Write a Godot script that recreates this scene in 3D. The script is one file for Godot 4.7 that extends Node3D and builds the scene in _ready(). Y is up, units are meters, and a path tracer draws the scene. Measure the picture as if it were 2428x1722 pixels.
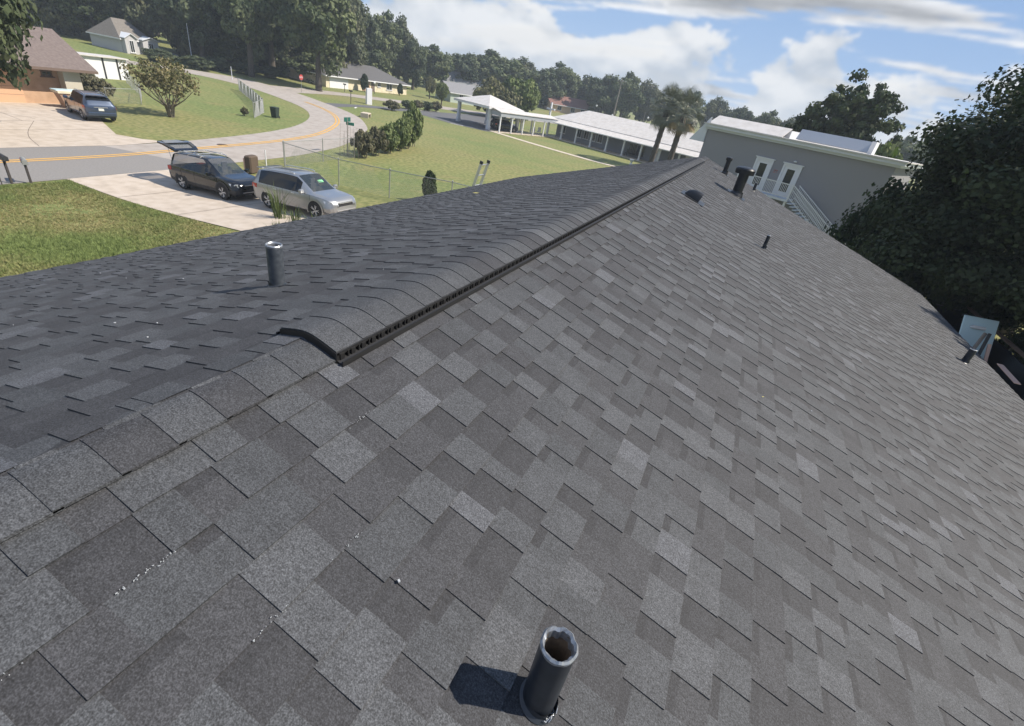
extends Node3D
# The eye is 7.3 m above the level of the road; the house ridge runs along -z.
const EYE := 7.3
const TH := 0.3142            # roof pitch angle (about 4 in 12)
const RX := -1.2              # ridge line
const RY := 6.402
var rng := RandomNumberGenerator.new()
var M := {}
var names := {}

class MB:
	var v := PackedVector3Array()
	var n := PackedVector3Array()
	var c := PackedColorArray()
	var col := Color(1, 1, 1)
	func tri(a: Vector3, b: Vector3, d: Vector3) -> void:
		var q := (b - a).cross(d - a).normalized()
		v.append(a); v.append(d); v.append(b)
		n.append(q); n.append(q); n.append(q)
		c.append(col); c.append(col); c.append(col)
	func quad(a: Vector3, b: Vector3, d: Vector3, e: Vector3) -> void:
		tri(a, b, d); tri(a, d, e)
	func stri(a: Vector3, b: Vector3, d: Vector3, na: Vector3, nb: Vector3, nd: Vector3) -> void:
		v.append(a); v.append(d); v.append(b)
		n.append(na); n.append(nd); n.append(nb)
		c.append(col); c.append(col); c.append(col)
	func hexa(p: Array) -> void:   # p[0..3] bottom ring counter-clockwise from above, p[4..7] top ring
		quad(p[4], p[5], p[6], p[7]); quad(p[3], p[2], p[1], p[0])
		for i in 4:
			var j := (i + 1) % 4
			quad(p[i], p[j], p[j + 4], p[i + 4])
	func box(ctr: Vector3, size: Vector3, b := Basis()) -> void:
		var h := size * 0.5
		var p := []
		for y in [-h.y, h.y]:
			for s in [[-1, 1], [1, 1], [1, -1], [-1, -1]]:
				p.append(ctr + b * Vector3(s[0] * h.x, y, s[1] * h.z))
		hexa(p)
	func cbox(ctr: Vector3, size: Vector3, ch: float, b := Basis()) -> void:   # box with chamfered top and bottom edges
		var h := size * 0.5
		var rings := []
		for yy in [[-h.y, ch], [-h.y + ch, 0.0], [h.y - ch, 0.0], [h.y, ch]]:
			var r := []
			var a := h.x - float(yy[1]); var d := h.z - float(yy[1])
			var k := ch
			for s in [[-a + k, d], [a - k, d], [a, d - k], [a, -d + k], [a - k, -d], [-a + k, -d], [-a, -d + k], [-a, d - k]]:
				r.append(ctr + b * Vector3(s[0], yy[0], s[1]))
			rings.append(r)
		for i in 3:
			for j in 8:
				var j2 := (j + 1) % 8
				quad(rings[i][j], rings[i][j2], rings[i + 1][j2], rings[i + 1][j])
		for j in range(1, 7):
			tri(rings[3][0], rings[3][j], rings[3][j + 1]); tri(rings[0][0], rings[0][j + 1], rings[0][j])
	func bar(a: Vector3, b: Vector3, w: float, h: float) -> void:   # square bar between two points
		var d := b - a
		if d.length() < 0.0001: return
		var z := d.normalized()
		var up := Vector3.UP if absf(z.y) < 0.95 else Vector3.RIGHT
		var x := up.cross(z).normalized()
		box((a + b) * 0.5, Vector3(w, h, d.length()), Basis(x, z.cross(x), z))
	func tube(path: Array, rad: Array, seg: int, caps := true) -> void:
		var rings := []; var nor := []
		var x := Vector3.ZERO
		for i in path.size():
			var t: Vector3 = (path[mini(i + 1, path.size() - 1)] - path[maxi(i - 1, 0)]).normalized()
			if i == 0:
				x = t.cross(Vector3.UP if absf(t.y) < 0.9 else Vector3.RIGHT).normalized()
			else:
				x = (x - t * x.dot(t)).normalized()
			var y := t.cross(x)
			var r := []; var m := []
			for k in seg:
				var a := TAU * k / seg
				var o := x * cos(a) + y * sin(a)
				r.append(path[i] + o * rad[i]); m.append(o)
			rings.append(r); nor.append(m)
		for i in path.size() - 1:
			for k in seg:
				var k2 := (k + 1) % seg
				stri(rings[i][k], rings[i][k2], rings[i + 1][k2], nor[i][k], nor[i][k2], nor[i + 1][k2])
				stri(rings[i][k], rings[i + 1][k2], rings[i + 1][k], nor[i][k], nor[i + 1][k2], nor[i + 1][k])
		if caps:
			var e := path.size() - 1
			for k in seg:
				var k2 := (k + 1) % seg
				tri(path[0], rings[0][k2], rings[0][k]); tri(path[e], rings[e][k], rings[e][k2])
	func cyl(a: Vector3, b: Vector3, r: float, seg := 10, caps := true) -> void:
		tube([a, b], [r, r], seg, caps)
	func lathe(prof: Array, seg: int, at := Vector3.ZERO, b := Basis()) -> void:   # prof of Vector2(radius, y), outside to the right going up
		for i in prof.size() - 1:
			var p: Vector2 = prof[i]; var q: Vector2 = prof[i + 1]
			var dn := Vector2(q.y - p.y, -(q.x - p.x)).normalized()
			for k in seg:
				var a := TAU * k / seg; var a2 := TAU * (k + 1) / seg
				var o := Vector3(cos(a), 0, -sin(a)); var o2 := Vector3(cos(a2), 0, -sin(a2))
				var n1 := b * (o * dn.x + Vector3.UP * dn.y); var n2 := b * (o2 * dn.x + Vector3.UP * dn.y)
				var A := at + b * (o * p.x + Vector3.UP * p.y); var B := at + b * (o2 * p.x + Vector3.UP * p.y)
				var C := at + b * (o2 * q.x + Vector3.UP * q.y); var D := at + b * (o * q.x + Vector3.UP * q.y)
				stri(A, B, C, n1, n2, n2); stri(A, C, D, n1, n2, n1)
	func mesh() -> ArrayMesh:
		var arr := []
		arr.resize(Mesh.ARRAY_MAX)
		arr[Mesh.ARRAY_VERTEX] = v; arr[Mesh.ARRAY_NORMAL] = n; arr[Mesh.ARRAY_COLOR] = c
		var m := ArrayMesh.new()
		m.add_surface_from_arrays(Mesh.PRIMITIVE_TRIANGLES, arr)
		return m

# ---------- helpers ----------
func numbered(called: String) -> String:
	var k: int = names.get(called, 0)
	names[called] = k + 1
	return called if k == 0 else "%s_%03d" % [called, k]

func mi(called: String, mesh: Mesh, m: Material, parent: Node) -> MeshInstance3D:
	var o := MeshInstance3D.new()
	o.name = called; o.mesh = mesh; o.material_override = m
	parent.add_child(o, true)
	return o

func tag(o: Node, label: String, category: String, group := "") -> void:
	o.set_meta("label", label); o.set_meta("category", category)
	if group != "": o.set_meta("group", group)

func thing(called: String, label: String, category: String, at := Vector3.ZERO, turn := 0.0, group := "") -> Node3D:
	var o := Node3D.new()
	o.name = numbered(called); add_child(o)
	o.position = at; o.rotation.y = turn
	tag(o, label, category, group)
	return o

func structure(called: String, mesh: Mesh, m: Material) -> MeshInstance3D:
	var o := mi(numbered(called), mesh, m, self)
	o.set_meta("kind", "structure")
	return o

func lin(r: float, g: float, b: float) -> Color:
	return Color(r, g, b).linear_to_srgb()

func mat(r: float, g: float, b: float, rough := 0.85, metal := 0.0, tex: Texture2D = null, size := 1.0) -> StandardMaterial3D:
	var m := StandardMaterial3D.new()
	m.albedo_color = lin(r, g, b); m.roughness = rough; m.metallic = metal
	if tex:
		m.albedo_texture = tex; m.uv1_triplanar = true; m.uv1_world_triplanar = true
		m.uv1_scale = Vector3.ONE / size
	return m

func ss(a: float, b: float, x: float) -> float:
	var t := clampf((x - a) / (b - a), 0.0, 1.0)
	return t * t * (3.0 - 2.0 * t)

func gy(x: float, z: float) -> float:   # lie of the land
	return 1.1 * ss(-26, -9, x) * ss(-42, -20, z) + 0.03 * maxf(0, -x - 60) + 0.012 * maxf(0, -z - 115)

func P(x: float, z: float, h := 0.0) -> Vector3:
	return Vector3(x, gy(x, z) + h, z)

# campus frame: origin at the first porch post, u to the right along the porch, d away behind it
const CA := 0.34907
func F(u: float, h: float, d: float) -> Vector3:
	return Vector3(-34.0 + u * cos(CA) + d * sin(CA), h, -87.0 + u * sin(CA) - d * cos(CA))

# tileable noise mapped through a colour ramp (stops of [t, linear colour]) -> texture
func ntex(sd: int, freq: float, octaves: int, stops: Array, size := 512, cell := false) -> ImageTexture:
	var fn := FastNoiseLite.new()
	fn.seed = sd; fn.frequency = freq; fn.fractal_octaves = octaves
	fn.noise_type = FastNoiseLite.TYPE_CELLULAR if cell else FastNoiseLite.TYPE_SIMPLEX_SMOOTH
	var im := fn.get_seamless_image(size, size, false, false, 0.12)
	im.convert(Image.FORMAT_L8)
	var d := im.get_data()
	var g := Gradient.new()
	g.offsets = PackedFloat32Array(); g.colors = PackedColorArray()
	var off := PackedFloat32Array(); var cs := PackedColorArray()
	for s in stops:
		off.append(s[0]); cs.append(s[1])
	g.offsets = off; g.colors = cs
	var lr := PackedByteArray(); var lg := PackedByteArray(); var lb := PackedByteArray()
	for i in 256:
		var k: Color = g.sample(i / 255.0).linear_to_srgb()
		lr.append(int(k.r * 255)); lg.append(int(k.g * 255)); lb.append(int(k.b * 255))
	var out := PackedByteArray(); out.resize(size * size * 3)
	for i in size * size:
		var q := d[i]
		out[i * 3] = lr[q]; out[i * 3 + 1] = lg[q]; out[i * 3 + 2] = lb[q]
	return ImageTexture.create_from_image(Image.create_from_data(size, size, false, Image.FORMAT_RGB8, out))

# mineral granules: every texel its own stone
func granules(sd: int, size := 1024) -> ImageTexture:
	var r := RandomNumberGenerator.new(); r.seed = sd
	var val := PackedFloat32Array(); val.resize(size * size)
	for i in size * size: val[i] = r.randf()
	var fn := FastNoiseLite.new(); fn.seed = sd; fn.frequency = 0.012; fn.fractal_octaves = 3
	var big := fn.get_seamless_image(size, size, false, false, 0.1); big.convert(Image.FORMAT_L8)
	var bd := big.get_data()
	var out := PackedByteArray(); out.resize(size * size * 3)
	for y in size:
		var y2 := (y + 1) % size
		for x in size:
			var x2 := (x + 1) % size
			var q := val[y * size + x] * 0.55 + (val[y * size + x2] + val[y2 * size + x] + val[y2 * size + x2]) * 0.15
			q = (q - 0.5) * 2.3 + 0.5
			var k := 0.60 + q * 0.5 + (bd[y * size + x] / 255.0 - 0.5) * 0.12
			if val[y * size + x] > 0.985: k += 0.35
			var b := clampi(int(k * 200.0), 20, 255)
			var i := (y * size + x) * 3
			out[i] = b; out[i + 1] = b; out[i + 2] = mini(255, b + 2)
	return ImageTexture.create_from_image(Image.create_from_data(size, size, false, Image.FORMAT_RGB8, out))

# ---------- sky ----------
func make_sky() -> ImageTexture:
	var w := 2048; var h := 1024
	var hi := FastNoiseLite.new(); hi.seed = 11; hi.frequency = 0.5; hi.fractal_octaves = 6; hi.fractal_gain = 0.5
	var wisp := FastNoiseLite.new(); wisp.seed = 5; wisp.frequency = 1.1; wisp.fractal_octaves = 6; wisp.fractal_gain = 0.58
	var cu := FastNoiseLite.new(); cu.seed = 23; cu.frequency = 3.4; cu.fractal_octaves = 7; cu.fractal_gain = 0.52
	var im := Image.create(w, h, false, Image.FORMAT_RGBF)
	var low := Color(0.36, 0.40, 0.44)
	for y in h:
		var el := (0.5 - (y + 0.5) / h) * PI
		var sy := sin(el); var cy := cos(el)
		if el < -0.03:
			im.fill_rect(Rect2i(0, y, w, 1), low)
			continue
		var t := pow(1.0 - clampf(sy, 0, 1), 4.0)
		var blue := Color(0.12, 0.23, 0.46).lerp(Color(0.33, 0.46, 0.64), t)
		var k := 1.0 / (maxf(sy, 0.0) + 0.13)
		var lim := ss(0.27, 0.02, el) * 0.66 - 0.34
		for x in w:
			var az := ((x + 0.5) / w - 0.5) * TAU
			var dx := sin(az) * cy; var dz := -cos(az) * cy
			var c := blue
			# broad high sheets drawn out across the view
			var s := hi.get_noise_2d(dx * k * 0.8 + 3.1, dz * k * 1.7)
			var s2 := wisp.get_noise_2d(dx * k * 1.0, dz * k * 3.2 + 1.7)
			var cover := ss(0.0, 0.30, s + s2 * 0.5)
			var bright := 0.93 + 0.45 * s2 - 0.30 * ss(0.15, 0.5, s)
			c = c.lerp(Color(0.585, 0.59, 0.60) * bright, cover * 0.9)
			# heaped cloud low over the horizon
			var q := cu.get_noise_3d(dx, sy * 1.9, dz)
			var cc := ss(0.0, 0.10, q + lim)
			if cc > 0.0:
				var qs := cu.get_noise_3d(dx + 0.012, sy * 1.9 + 0.05, dz - 0.01)
				var sh := clampf(0.52 + (q - qs) * 2.6, 0, 1)
				c = c.lerp(Color(0.395, 0.43, 0.475).lerp(Color(0.66, 0.66, 0.655), sh), cc * 0.88)
			im.set_pixel(x, y, c)
	im.convert(Image.FORMAT_RGBH)
	return ImageTexture.create_from_image(im)

# ---------- ground sheets ----------
func resample(pts: Array, cnt: int) -> Array:
	var len := [0.0]
	for i in range(1, pts.size()): len.append(len[i - 1] + (pts[i] - pts[i - 1]).length())
	var out := []
	for k in cnt:
		var s: float = len[-1] * k / (cnt - 1)
		var i := 0
		while i < pts.size() - 2 and len[i + 1] < s: i += 1
		var t: float = clampf((s - len[i]) / maxf(len[i + 1] - len[i], 0.0001), 0, 1)
		out.append(pts[i].lerp(pts[i + 1], t))
	return out

func smooth(pts: Array) -> Array:   # corner cutting
	var out := [pts[0]]
	for i in pts.size() - 1:
		out.append(pts[i].lerp(pts[i + 1], 0.25)); out.append(pts[i].lerp(pts[i + 1], 0.75))
	out.append(pts[-1])
	return out

func ribbon(a: Array, b: Array, cnt: int, cross: int, off: float) -> ArrayMesh:
	var m := MB.new()
	var L := resample(a, cnt); var Rr := resample(b, cnt)
	for i in cnt - 1:
		for k in cross:
			var q := []
			for e in [[i, k], [i, k + 1], [i + 1, k + 1], [i + 1, k]]:
				var p: Vector2 = L[e[0]].lerp(Rr[e[0]], float(e[1]) / cross)
				q.append(P(p.x, p.y, off))
			if (q[1] - q[0]).cross(q[2] - q[0]).y > 0: m.quad(q[0], q[1], q[2], q[3])
			else: m.quad(q[3], q[2], q[1], q[0])
	return m.mesh()

func line_ribbon(c: Array, w: float, cnt: int, off: float, shift := 0.0) -> ArrayMesh:
	var s := resample(c, cnt)
	var a := []; var b := []
	for i in cnt:
		var t: Vector2 = (s[mini(i + 1, cnt - 1)] - s[maxi(i - 1, 0)]).normalized()
		var nn := Vector2(-t.y, t.x)
		a.append(s[i] + nn * (shift + w * 0.5)); b.append(s[i] + nn * (shift - w * 0.5))
	return ribbon(a, b, cnt, 1, off)

func flat_poly(pts: Array, off: float) -> ArrayMesh:
	var pv := PackedVector2Array(pts)
	var idx := Geometry2D.triangulate_polygon(pv)
	var m := MB.new()
	for i in range(0, idx.size(), 3):
		var a := P(pv[idx[i]].x, pv[idx[i]].y, off); var b := P(pv[idx[i + 1]].x, pv[idx[i + 1]].y, off); var d := P(pv[idx[i + 2]].x, pv[idx[i + 2]].y, off)
		if (b - a).cross(d - a).y > 0: m.tri(a, b, d)
		else: m.tri(a, d, b)
	return m.mesh()

func v2(a: Array) -> Array:
	var o := []
	for i in range(0, a.size(), 2): o.append(Vector2(a[i], a[i + 1]))
	return o

func build_ground() -> void:
	var xs := [-900.0, -650.0, -450.0, -300.0, -220.0, -180.0]
	var x := -160.0
	while x < -60.0: xs.append(x); x += 5.0
	x = -60.0
	while x < 30.0: xs.append(x); x += 1.0
	for e in [30, 40, 50, 60, 80, 110, 150, 220, 300, 450, 700, 900]: xs.append(float(e))
	var zs := [400.0, 200.0, 80.0, 40.0]
	var z := 25.0
	while z > -60.0: zs.append(z); z -= 1.0
	z = -60.0
	while z > -115.0: zs.append(z); z -= 2.5
	for e in [-115, -120, -130, -140, -155, -170, -190, -210, -240, -280, -340, -450, -650, -900]: zs.append(float(e))
	var fa := FastNoiseLite.new(); fa.seed = 3; fa.frequency = 0.05; fa.fractal_octaves = 4
	var fb := FastNoiseLite.new(); fb.seed = 9; fb.frequency = 0.35; fb.fractal_octaves = 3
	var v := PackedVector3Array(); var n := PackedVector3Array(); var c := PackedColorArray(); var idx := PackedInt32Array()
	for zz in zs:
		for xx in xs:
			v.append(P(xx, zz))
			var e := 0.5
			n.append(Vector3(gy(xx - e, zz) - gy(xx + e, zz), 2 * e, gy(xx, zz - e) - gy(xx, zz + e)).normalized())
			var k := clampf(0.5 + fa.get_noise_2d(xx * 0.7, zz * 1.6) * 0.9 + fb.get_noise_2d(xx, zz) * 0.45, 0, 1)
			var cc := Color(0.70, 0.90, 0.58).lerp(Color(1.06, 1.04, 0.84), k)
			c.append(cc.lerp(Color(1.25, 0.98, 0.85), 0.8 * ss(0.30, 0.5, fb.get_noise_2d(xx * 0.45 + 90.0, zz * 0.45))))
	var w := xs.size()
	for j in zs.size() - 1:
		for i in w - 1:
			var a := j * w + i
			idx.append_array([a, a + w + 1, a + 1, a, a + w, a + w + 1])
	var arr := []; arr.resize(Mesh.ARRAY_MAX)
	arr[Mesh.ARRAY_VERTEX] = v; arr[Mesh.ARRAY_NORMAL] = n; arr[Mesh.ARRAY_COLOR] = c; arr[Mesh.ARRAY_INDEX] = idx
	var am := ArrayMesh.new(); am.add_surface_from_arrays(Mesh.PRIMITIVE_TRIANGLES, arr)
	structure("ground", am, M.lawn)

	var inner := smooth(smooth(v2([-34.8, 40, -34.8, -6, -34.8, -12.7, -34.7, -18.2, -35.4, -22.4, -37.2, -28.6, -39.2, -34, -42.4, -39.7, -47, -45.4, -52.2, -49.7, -58.9, -53, -64.9, -54.4, -70.8, -55, -76, -53.4, -79.5, -50, -81.2, -45.5, -84, -38])))
	var outer := smooth(smooth(v2([-27.8, 40, -27.8, -5, -27.9, -9.7, -28.2, -14, -28.7, -18.3, -29.7, -26.3, -30.6, -29.7, -32.5, -35.2, -38.8, -45.5, -41.5, -48.5, -47.2, -53.9, -52.6, -57.1, -59.8, -60.2, -66, -61.9, -75.9, -62, -81, -57.7, -83.8, -50.3, -86, -46, -88, -40])))
	structure("road", ribbon(inner, outer, 150, 8, 0.02), M.road)
	structure("asphalt_road", ribbon(v2([-34.75, 40, -34.75, -12.7, -34.66, -17.4]), v2([-27.84, 40, -27.94, -9.7, -28.65, -19.4]), 40, 4, 0.028), M.asphalt)
	structure("side_road", ribbon(smooth(v2([-66.7, -60.5, -68.1, -72.2, -66.3, -77.4, -63.1, -87.9, -57.5, -100, -52, -112, -40, -135])), smooth(v2([-72.5, -60.8, -72.4, -72, -70.2, -81.0, -66.9, -92.0, -62.3, -104, -57, -116, -45, -138])), 60, 4, 0.026), M.road)
	var yc := smooth(smooth(v2([-31.6, 40, -31.75, -11.4, -32.2, -17.3, -33.0, -20.9, -34.2, -27.2, -35.4, -32, -37.4, -37.1, -40.9, -42.6, -44.4, -47, -49.2, -51.3, -54.6, -54.4, -59, -56])))
	for sgn in [-1, 1]:
		structure("yellow_line", line_ribbon(yc, 0.16, 140, 0.036, 0.17 * sgn), M.yellow)
	# driveways
	structure("driveway", ribbon(v2([-28.05, -12.2, -26, -12.25, -20, -12.25, -9.5, -12.25]), v2([-28.75, -20.2, -26, -19.0, -20, -18.6, -9.5, -18.6]), 30, 8, 0.03), M.concrete)
	structure("driveway", flat_poly(v2([-34.78, -10.8, -36.2, -12.6, -37.5, -13.6, -39, -13.0, -42, -11, -50.2, -10, -50.2, -24.2, -47, -23.6, -42, -21.4, -37.9, -19.9, -36.4, -20.6, -35.42, -21.6, -34.72, -18.3]), 0.03), M.concrete)
	# joints and cracks filled with dark sealant
	for s in [[-34.9, -14.4, -38, -15.2, -42.3, -17.6], [-42.6, -10.9, -42.2, -16, -42.4, -21.4], [-39.6, -12.8, -39.3, -16, -39.6, -20.5], [-46, -14, -45.6, -16.4, -44.3, -17.7, -43, -18], [-49.5, -16.8, -46, -17.2, -42.3, -17.0]]:
		structure("driveway_joint", line_ribbon(smooth(smooth(v2(s))), 0.03, 24, 0.036), M.seal)
	for xx in [-24.4, -20.4, -16.4]:
		structure("driveway_joint", line_ribbon(v2([xx, -12.3, xx, -18.6]), 0.03, 8, 0.037), M.seal)
	# parking lot, paths
	structure("parking_lot", flat_poly(v2([-55.6, -58.2, -57, -64.7, -56.4, -68.9, -54.7, -73.2, -51.1, -74.0, -45.2, -71.8, -41.8, -71.8, -38.4, -72.2, -37.2, -75, -44, -96, -54.7, -103.4, -55.7, -88, -56.9, -79.2, -58.7, -74.4, -59.4, -69.4, -59.4, -60.0]), 0.018), M.lot)
	for e in [[-57.4, -79.0, -57.0, -82.5], [-57.0, -83.2, -56.6, -86.6], [-58.8, -73.0, -57.9, -76.0], [-44.6, -71.6, -42.4, -71.9], [-55.4, -62.0, -56.5, -63.6]]:
		structure("painted_line", line_ribbon(v2(e), 0.28, 4, 0.03), M.linepaint)
	var pa := []; var pb := []
	for e in [[0.2, -13.7], [4, -13.9], [13, -14.3], [23.5, -13.9], [25.5, -11.5]]:
		var a := F(e[0], 0, e[1] - 0.6); var b := F(e[0], 0, e[1] + 0.6)
		pa.append(Vector2(a.x, a.z)); pb.append(Vector2(b.x, b.z))
	structure("path", ribbon(smooth(pa), smooth(pb), 40, 2, 0.03), M.path)
	var wa := F(-1.9, 0, -13.6); var wb := F(1.6, 0, -13.6); var wc := F(1.6, 0, 0); var wd := F(-1.9, 0, 0)
	structure("path", flat_poly([Vector2(wa.x, wa.z), Vector2(wb.x, wb.z), Vector2(wc.x, wc.z), Vector2(wd.x, wd.z)], 0.035), M.path)
	# manhole cover
	var mh := MB.new()
	mh.lathe([Vector2(0.36, 0), Vector2(0.36, 0.012), Vector2(0.31, 0.016), Vector2(0.30, 0.008), Vector2(0, 0.008)], 20)
	for k in 3: mh.box(Vector3(-0.14 + k * 0.14, 0.011, 0), Vector3(0.05, 0.008, 0.4))
	var mo := thing("manhole_cover", "round rusty iron manhole cover set in the pale road", "manhole cover", P(-34.1, -24.6, 0.02))
	mi("lid", mh.mesh(), M.rust, mo)

func grass_blades() -> void:
	# short blades standing in the near lawn
	var tuft := MB.new()
	var r := RandomNumberGenerator.new(); r.seed = 71
	for k in 9:
		var a := r.randf() * TAU; var rr := r.randf() * 0.05
		var b := Vector3(cos(a) * rr, 0, sin(a) * rr)
		var h := r.randf_range(0.05, 0.13); var lean := Vector3(cos(a), 0, sin(a)) * h * r.randf_range(0.2, 0.9)
		var side := Vector3(-sin(a), 0, cos(a)) * 0.007
		tuft.col = Color(1, 1, 1) * r.randf_range(0.75, 1.2)
		tuft.tri(b - side, b + side, b + lean + Vector3.UP * h)
	var mm := MultiMesh.new()
	mm.transform_format = MultiMesh.TRANSFORM_3D; mm.use_colors = true; mm.mesh = tuft.mesh()
	var fa := FastNoiseLite.new(); fa.seed = 31; fa.frequency = 0.16; fa.fractal_octaves = 4
	var xf := []; var cs := []
	while xf.size() < 60000:
		var x := r.randf_range(-27.7, -12.5); var z := r.randf_range(-12.15, -1.0)
		if x < -27.95 - (-9.7 - z) * 0.0 : continue
		var k := fa.get_noise_2d(x, z)
		if r.randf() > 0.75 + k: continue
		var s := r.randf_range(0.6, 1.25) * (1.0 + k * 0.7)
		xf.append(Transform3D(Basis(Vector3.UP, r.randf() * TAU).scaled(Vector3(s, s, s)), P(x, z, -0.005)))
		var t := clampf(0.5 + k * 1.3 + r.randf_range(-0.3, 0.3), 0, 1)
		cs.append(Color(0.320, 0.275, 0.130).lerp(Color(0.180, 0.235, 0.072), t))
	mm.instance_count = xf.size()
	for i in xf.size():
		mm.set_instance_transform(i, xf[i]); mm.set_instance_color(i, cs[i])
	var o := MultiMeshInstance3D.new(); o.name = "lawn_grass"; o.multimesh = mm; o.material_override = M.blade
	add_child(o)
	o.set_meta("kind", "stuff"); tag(o, "short green grass blades of the front lawn beside the driveway", "grass")

# ---------- the house under the camera ----------
const EXPO := 0.1345
func seg_mesh(w: float, raised: bool, tone: Color, band: Color, with_band: bool) -> MB:
	# local x down the slope, y out of the roof, z along the course
	var m := MB.new()
	var h0 := 0.002 if raised else -0.001
	var h1 := 0.0078 if raised else 0.0030
	var e := EXPO; var q := w * 0.5
	m.col = tone
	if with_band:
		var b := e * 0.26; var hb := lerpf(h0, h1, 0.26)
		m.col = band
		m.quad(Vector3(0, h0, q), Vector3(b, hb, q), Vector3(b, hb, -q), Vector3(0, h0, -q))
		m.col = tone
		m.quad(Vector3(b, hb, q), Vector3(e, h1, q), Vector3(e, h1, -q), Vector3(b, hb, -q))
	else:
		m.quad(Vector3(0, h0, q), Vector3(e, h1, q), Vector3(e, h1, -q), Vector3(0, h0, -q))
	m.quad(Vector3(e, -0.002, q), Vector3(e, -0.002, -q), Vector3(e, h1, -q), Vector3(e, h1, q))
	if raised:
		m.quad(Vector3(0, -0.002, q), Vector3(e, -0.002, q), Vector3(e, h1, q), Vector3(0, h0, q))
		m.quad(Vector3(e, -0.002, -q), Vector3(0, -0.002, -q), Vector3(0, h0, -q), Vector3(e, h1, -q))
	return m

func slope_basis(side: int) -> Basis:
	var es := Vector3(cos(TH) * side, -sin(TH), 0); var en := Vector3(sin(TH) * side, cos(TH), 0)
	return Basis(es, en, Vector3(0, 0, side))

func on_slope(side: int, s: float, z: float, h := 0.0) -> Vector3:
	var b := slope_basis(side)
	return Vector3(RX, RY, z) + b.x * s + b.y * h

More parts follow.
